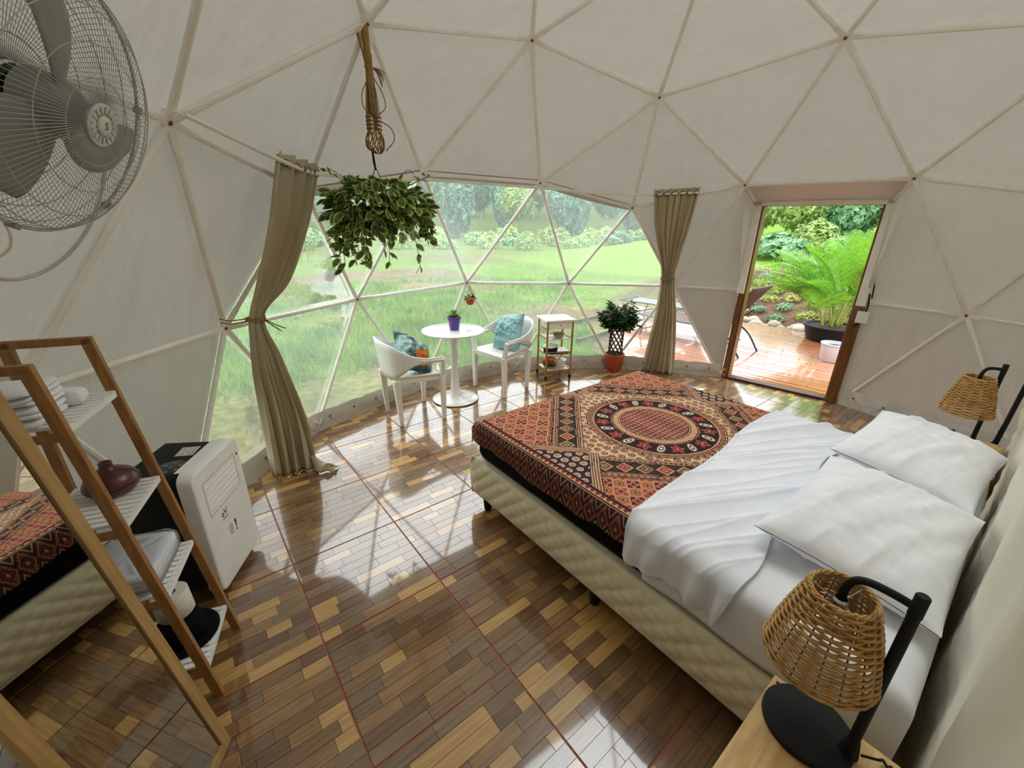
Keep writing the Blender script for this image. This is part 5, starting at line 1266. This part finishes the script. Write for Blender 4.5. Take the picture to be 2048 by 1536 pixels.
# ------------------------------------------------------------------ palm in a tub, bucket, stones
pot = (6.15, 1.02, -.036); pm = thing('potted_palm', 'tall feathery palm in a wide black tub at the edge of the deck', 'palm', loc=pot)
MB().lathe([(0, 0), (.32, 0), (.34, .01), (.40, .22), (.42, .222), (.42, .245), (.39, .245), (.37, .21), (0, .2)], 40).build('tub', M_black, pm, smooth=True, sharp=40)
MB().lathe([(0, .222), (.38, .214)], 24).build('soil', M_soil, pm)
rng = random.Random(21)
def frond(L, w, n, curl):
    mb = MB(); pts = []
    for i in range(13): t = i/12; pts.append((0, L*(t-.0)*(1-.12*curl*t*t), L*(-curl*.55*t**2.2)))
    mb.tube(pts, [.010*(1-.75*i/12)+.0015 for i in range(13)], 5)
    P = np.array(pts)
    for i in range(n):
        t = .22+.78*i/(n-1); k = t*12; i0 = min(11, int(k)); p = P[i0]+(P[i0+1]-P[i0])*(k-i0); ll = w*math.sin(PI*(.18+.78*(t-.22)/.78*.98))**.7
        for s in (-1, 1):
            d = np.array([s*.80, .58, .28-.1*rng.random()]); d /= np.linalg.norm(d); q1 = p+d*ll*.55; q2 = p+d*ll+np.array([0, 0, -.22*ll]); wv = np.array([-.25*s, .95, 0])*.014
            mb.add([p-wv*.5, p+wv*.5, q1+wv, q1-wv, q2], [(0, 1, 2, 3), (3, 2, 4)])
    return mb
fro = [frond(1.25, .52, 27, .6), frond(1.05, .46, 24, .85), frond(.85, .36, 20, .4)]; f0 = [None]*3
M_palmy = mat('yellowing_palm_leaf', '#b79a35', '#94862f', rough=.5, scale=20, trans=.35)
stem0 = None
canes = []
for k in range(11):
    a = rng.random()*2*PI; r = .20*math.sqrt(rng.random()); p0 = np.array([r*math.cos(a), r*math.sin(a), .21]); ln = rng.uniform(.1, .28); p1 = p0+np.array([ln*math.cos(a)*.7, ln*math.sin(a)*.7, rng.uniform(.30, .72)])
    MB().tube(cat_rom([p0, (p0+p1)/2+[0, 0, .05], p1], 4), [.021]*4+[.016]*4+[.011], 8).build('cane', M_palms, pm, smooth=True); canes.append((p1, a))
for k in range(44):
    p1, a0 = canes[k % 11]; a = a0+rng.uniform(-1.2, 1.2) if k > 10 else a0; v = rng.choice((0, 0, 1, 1, 2)); el = rng.uniform(.45, 1.45)
    if f0[v] is None: o = f0[v] = fro[v].build('frond', M_palm, pm)
    else: o = dup(f0[v])
    d = np.array([math.cos(a)*math.cos(el), math.sin(a)*math.cos(el), math.sin(el)]); s = rng.uniform(.85, 1.12)*(.85 if math.sin(a) > .5 else 1)
    o.matrix_local = Matrix(leafM(p1-np.array([0, 0, rng.uniform(0, .12)]), d, s).tolist())
    if k == 13: o.data = o.data.copy(); o.data.materials[0] = M_palmy; o['label'] = 'yellowing frond'
bk_ = thing('bucket', 'pale grey plastic bucket standing on the wet deck', 'bucket', loc=(4.80, .62, -.038))
MB().lathe([(0, .002), (.125, .002), (.13, .01), (.155, .235), (.166, .237), (.166, .252), (.150, .254), (.148, .235), (.122, .02), (0, .015)], 40).build('body', M_bucket, bk_, smooth=True, sharp=40)
MB().lathe([(0, .205), (.146, .205)], 30).build('water', mat('dark_water', '#8aa0a8', rough=.05), bk_)
vs = []
for s in range(3):
    mb = MB(); G = []
    for i in range(14):
        a = 2*PI*i/14; col = []
        for j in range(8):
            b = -PI/2+PI*j/7; q = np.array([math.cos(a)*math.cos(b), math.sin(a)*math.cos(b), math.sin(b)]); k = .8+.45*noise2(q[0]*1.4+s*7+5, q[1]*1.4+q[2]*1.1+3); col.append(q*k*[1, .8, .62])
        G.append(col)
    vs.append(mb.grid(G, cu=True))
s0 = [None]*3; labs = ('angular grey-brown stone edging the planted bank', 'flat pale stone edging the planted bank', 'rounded stone edging the planted bank')
for k in range(26):
    y = -.6+k*.15+rng.uniform(-.03, .03); x = 6.62+.06*y+rng.uniform(-.10, .12)+.12*(k % 3 == 0); v = k % 3; r = rng.uniform(.085, .16)
    if s0[v] is None: o = s0[v] = vs[v].build('stone', M_stone, None, smooth=True, sharp=50)
    else: o = dup(s0[v])
    o.location = (x, y, float(gh(x, y))+r*.3); o.scale = (r, r*rng.uniform(.9, 1.4), r); o.rotation_euler = (0, 0, rng.random()*6); tag(o, labs[v], 'stone', 'stones edging the bank (%s)' % ('angular', 'flat', 'rounded')[v])
o = dup(s0[2]); o.location = (6.58, 1.62, -.02); o.scale = (.11, .12, .11); M_ws = mat('white_stone', '#d8d4c6', '#c6c1b2', rough=.9); o.data = o.data.copy(); o.data.materials[0] = M_ws; tag(o, 'nearly white stone in the row before the palm tub', 'stone'); 
if 'group' in o: del o['group']
for (x, y, L_, a, lab) in ((10.2, 4.15, 1.3, 1.15, 'pale timber rail lying along the top of the bank'), (10.0, 3.1, 1.0, .9, 'shorter pale timber rail at the top of the bank')):
    z = float(gh(x, y))+.20; o = thing('timber_rail', lab, 'rail', loc=(x, y, z), rotz=a); MB().beam((-L_/2, 0, -.05), (L_/2, 0, .09), .05, .05).build('pole', M_trunk, o, bevel=.005); MB().beam((L_/2-.1, 0, .07), (L_/2-.12, 0, -.32), .05, .05).build('stake', M_trunk, o); MB().beam((-L_/2+.1, 0, -.04), (-L_/2+.1, 0, -.32), .05, .05).build('stake', M_trunk, o)
# ------------------------------------------------------------------ foliage clumps, bushes and trees
def clump(n, size, rad, seed, up=.3, shape='ball', lower=-1):
    r = np.random.default_rng(seed); d = r.normal(size=(n, 3)); d /= np.linalg.norm(d, axis=1)[:, None]; d[:, 2] = np.where(d[:, 2] < lower, -d[:, 2], d[:, 2])
    lump = .72+.5*noise2(d[:, 0]*2.6+seed, d[:, 1]*2.6+d[:, 2]*2.1+seed); p = d*np.array(rad)*(lump*r.uniform(.55, 1.0, n)**.4)[:, None]
    nn = d+r.normal(size=(n, 3))*.55; nn[:, 2] += up; nn /= np.linalg.norm(nn, axis=1)[:, None]
    t = np.cross(nn, r.normal(size=(n, 3))); t /= np.linalg.norm(t, axis=1)[:, None]; b = np.cross(nn, t); s = (size*r.uniform(.6, 1.3, n))[:, None]
    V = np.stack([p-t*s*.5, p-b*s*.28, p+t*s*.6, p+b*s*.28], 1).reshape(-1, 3); return V, np.arange(n*4).reshape(-1, 4)
def mesh_of(name, V, F, m): me = bpy.data.meshes.new(name); me.from_pydata(V.tolist(), [], F.tolist()); me.materials.append(m); return me
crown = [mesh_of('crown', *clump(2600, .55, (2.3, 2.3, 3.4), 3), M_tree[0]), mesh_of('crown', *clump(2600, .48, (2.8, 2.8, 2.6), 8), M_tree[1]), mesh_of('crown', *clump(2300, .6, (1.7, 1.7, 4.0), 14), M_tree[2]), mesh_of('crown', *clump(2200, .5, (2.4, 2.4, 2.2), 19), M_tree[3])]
trunk_mb = MB(); trunk_mb.tube(cat_rom([(0, 0, -.5), (.06, .02, 2), (-.05, .05, 5), (.05, 0, 9)], 5), [.16]*5+[.13]*5+[.10]*5+[.05], 8); trunk_me = None
tlab = ('tree with tall mid green crown in the wood beyond the meadow', 'tree with broad light green crown in the wood beyond the meadow', 'slender dark green tree in the wood beyond the meadow', 'yellow-green leafy tree in the wood beyond the meadow')
rng = random.Random(33)
def tree(x, y, v, sc, lab, grp, zc=4.6, zt=1.0):
    global trunk_me
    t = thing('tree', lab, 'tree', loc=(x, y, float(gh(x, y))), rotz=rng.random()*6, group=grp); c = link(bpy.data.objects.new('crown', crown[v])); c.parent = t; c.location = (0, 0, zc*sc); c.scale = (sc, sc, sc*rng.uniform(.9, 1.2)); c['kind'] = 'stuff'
    if trunk_me is None: o = trunk_mb.build('trunk', M_trunk, t, smooth=True); trunk_me = o.data
    else: o = link(bpy.data.objects.new('trunk', trunk_me)); o.parent = t
    o.scale = (sc, sc, sc*zt)
row = 0
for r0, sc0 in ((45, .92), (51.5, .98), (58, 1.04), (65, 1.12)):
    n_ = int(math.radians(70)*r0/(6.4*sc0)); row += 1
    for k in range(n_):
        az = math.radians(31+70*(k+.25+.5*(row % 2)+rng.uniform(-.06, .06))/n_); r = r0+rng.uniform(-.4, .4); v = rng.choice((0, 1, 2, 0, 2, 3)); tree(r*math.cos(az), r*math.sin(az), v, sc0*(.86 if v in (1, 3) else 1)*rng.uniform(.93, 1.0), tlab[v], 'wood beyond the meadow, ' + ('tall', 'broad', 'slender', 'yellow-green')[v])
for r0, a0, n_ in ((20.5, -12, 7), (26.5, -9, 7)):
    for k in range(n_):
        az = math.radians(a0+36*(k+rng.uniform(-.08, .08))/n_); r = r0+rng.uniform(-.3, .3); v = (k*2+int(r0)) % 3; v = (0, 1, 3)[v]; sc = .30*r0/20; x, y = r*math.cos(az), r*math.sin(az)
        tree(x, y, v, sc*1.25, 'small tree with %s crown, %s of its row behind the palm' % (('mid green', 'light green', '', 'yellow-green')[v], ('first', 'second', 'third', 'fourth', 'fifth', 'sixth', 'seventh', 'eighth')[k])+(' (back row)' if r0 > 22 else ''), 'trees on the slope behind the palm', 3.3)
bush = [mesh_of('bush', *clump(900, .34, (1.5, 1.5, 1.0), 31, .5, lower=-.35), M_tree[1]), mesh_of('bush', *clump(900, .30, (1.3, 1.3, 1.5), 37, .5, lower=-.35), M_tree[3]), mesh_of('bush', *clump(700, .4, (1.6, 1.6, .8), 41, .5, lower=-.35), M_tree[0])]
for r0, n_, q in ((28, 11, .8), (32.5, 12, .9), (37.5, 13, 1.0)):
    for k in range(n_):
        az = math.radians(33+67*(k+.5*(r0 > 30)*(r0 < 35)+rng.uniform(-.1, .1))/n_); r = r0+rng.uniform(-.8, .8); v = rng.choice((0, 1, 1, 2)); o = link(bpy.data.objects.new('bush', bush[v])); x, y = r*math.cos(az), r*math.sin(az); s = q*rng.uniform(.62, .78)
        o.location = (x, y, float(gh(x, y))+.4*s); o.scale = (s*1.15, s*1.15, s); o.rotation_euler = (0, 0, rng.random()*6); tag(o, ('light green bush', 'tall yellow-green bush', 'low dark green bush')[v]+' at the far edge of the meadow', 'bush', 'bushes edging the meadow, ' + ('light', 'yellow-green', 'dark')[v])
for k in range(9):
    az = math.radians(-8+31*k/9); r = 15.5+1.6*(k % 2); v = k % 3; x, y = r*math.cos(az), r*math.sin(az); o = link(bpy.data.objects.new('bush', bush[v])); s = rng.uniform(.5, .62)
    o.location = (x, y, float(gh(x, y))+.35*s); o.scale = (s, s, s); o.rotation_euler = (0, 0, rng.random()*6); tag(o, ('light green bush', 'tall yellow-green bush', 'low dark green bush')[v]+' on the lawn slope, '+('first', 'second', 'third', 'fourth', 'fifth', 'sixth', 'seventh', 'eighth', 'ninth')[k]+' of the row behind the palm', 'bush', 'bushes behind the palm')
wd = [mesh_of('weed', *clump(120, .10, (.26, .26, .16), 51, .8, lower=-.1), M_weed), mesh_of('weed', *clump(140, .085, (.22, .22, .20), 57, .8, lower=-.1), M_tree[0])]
for k in range(60):
    i, j = k % 5, k//5; x = 7.12+.47*i+rng.uniform(-.06, .06)+.25*(j % 2); y = -.4+.42*j+.12*(x-6.7)+rng.uniform(-.05, .05); v = rng.choice((0, 0, 1)); o = link(bpy.data.objects.new('weed', wd[v])); s = rng.uniform(.65, .85); o.location = (x, y, float(gh(x, y))+.02); o.scale = (s, s, s); o.rotation_euler = (0, 0, rng.random()*6)
    tag(o, ('yellow-green weed tuft growing on the soil bank', 'dark green weed tuft growing on the soil bank')[v], 'weed', ('yellow-green', 'dark green')[v]+' weeds on the bank')
tt = thing('tarpaulin', 'teal tarpaulin showing between the trees high behind the palm', 'tarpaulin', loc=(17.0, 3.3, 2.75)); MB().grid([[(.2*math.sin(u*2), (u-.5)*.8, .3*v+.1*math.sin(u*5)) for v in (0, .5, 1)] for u in np.linspace(0, 1, 9)]).build('sheet', M_teal_tarp, tt, smooth=True, solid=.02)
MB().tube([(.2, -.42, -3.2), (.2, -.42, .3)], .03, 6).build('post', M_trunk, tt)
tuft = MB()
lm = [leafM(np.zeros(3), (math.cos(a), math.sin(a), 1.3+.5*math.sin(a*3)), s) for a, s in ((0, 1), (1.1, .8), (2.2, 1.1), (3.1, .9), (4.2, 1.05), (5.2, .8))]; place_leaves(tuft, leaf_mesh(.36, .06, two=False, droop=.3), lm)
o = tuft.build('weed_tuft', mat('fresh_leaf', '#a9c96a', '#8fb552', rough=.6, trans=.35), None, smooth=True); o.location = (.12, 3.32, -.14); tag(o, 'leafy weed pressed against the window foot behind the pedestal table', 'weed')
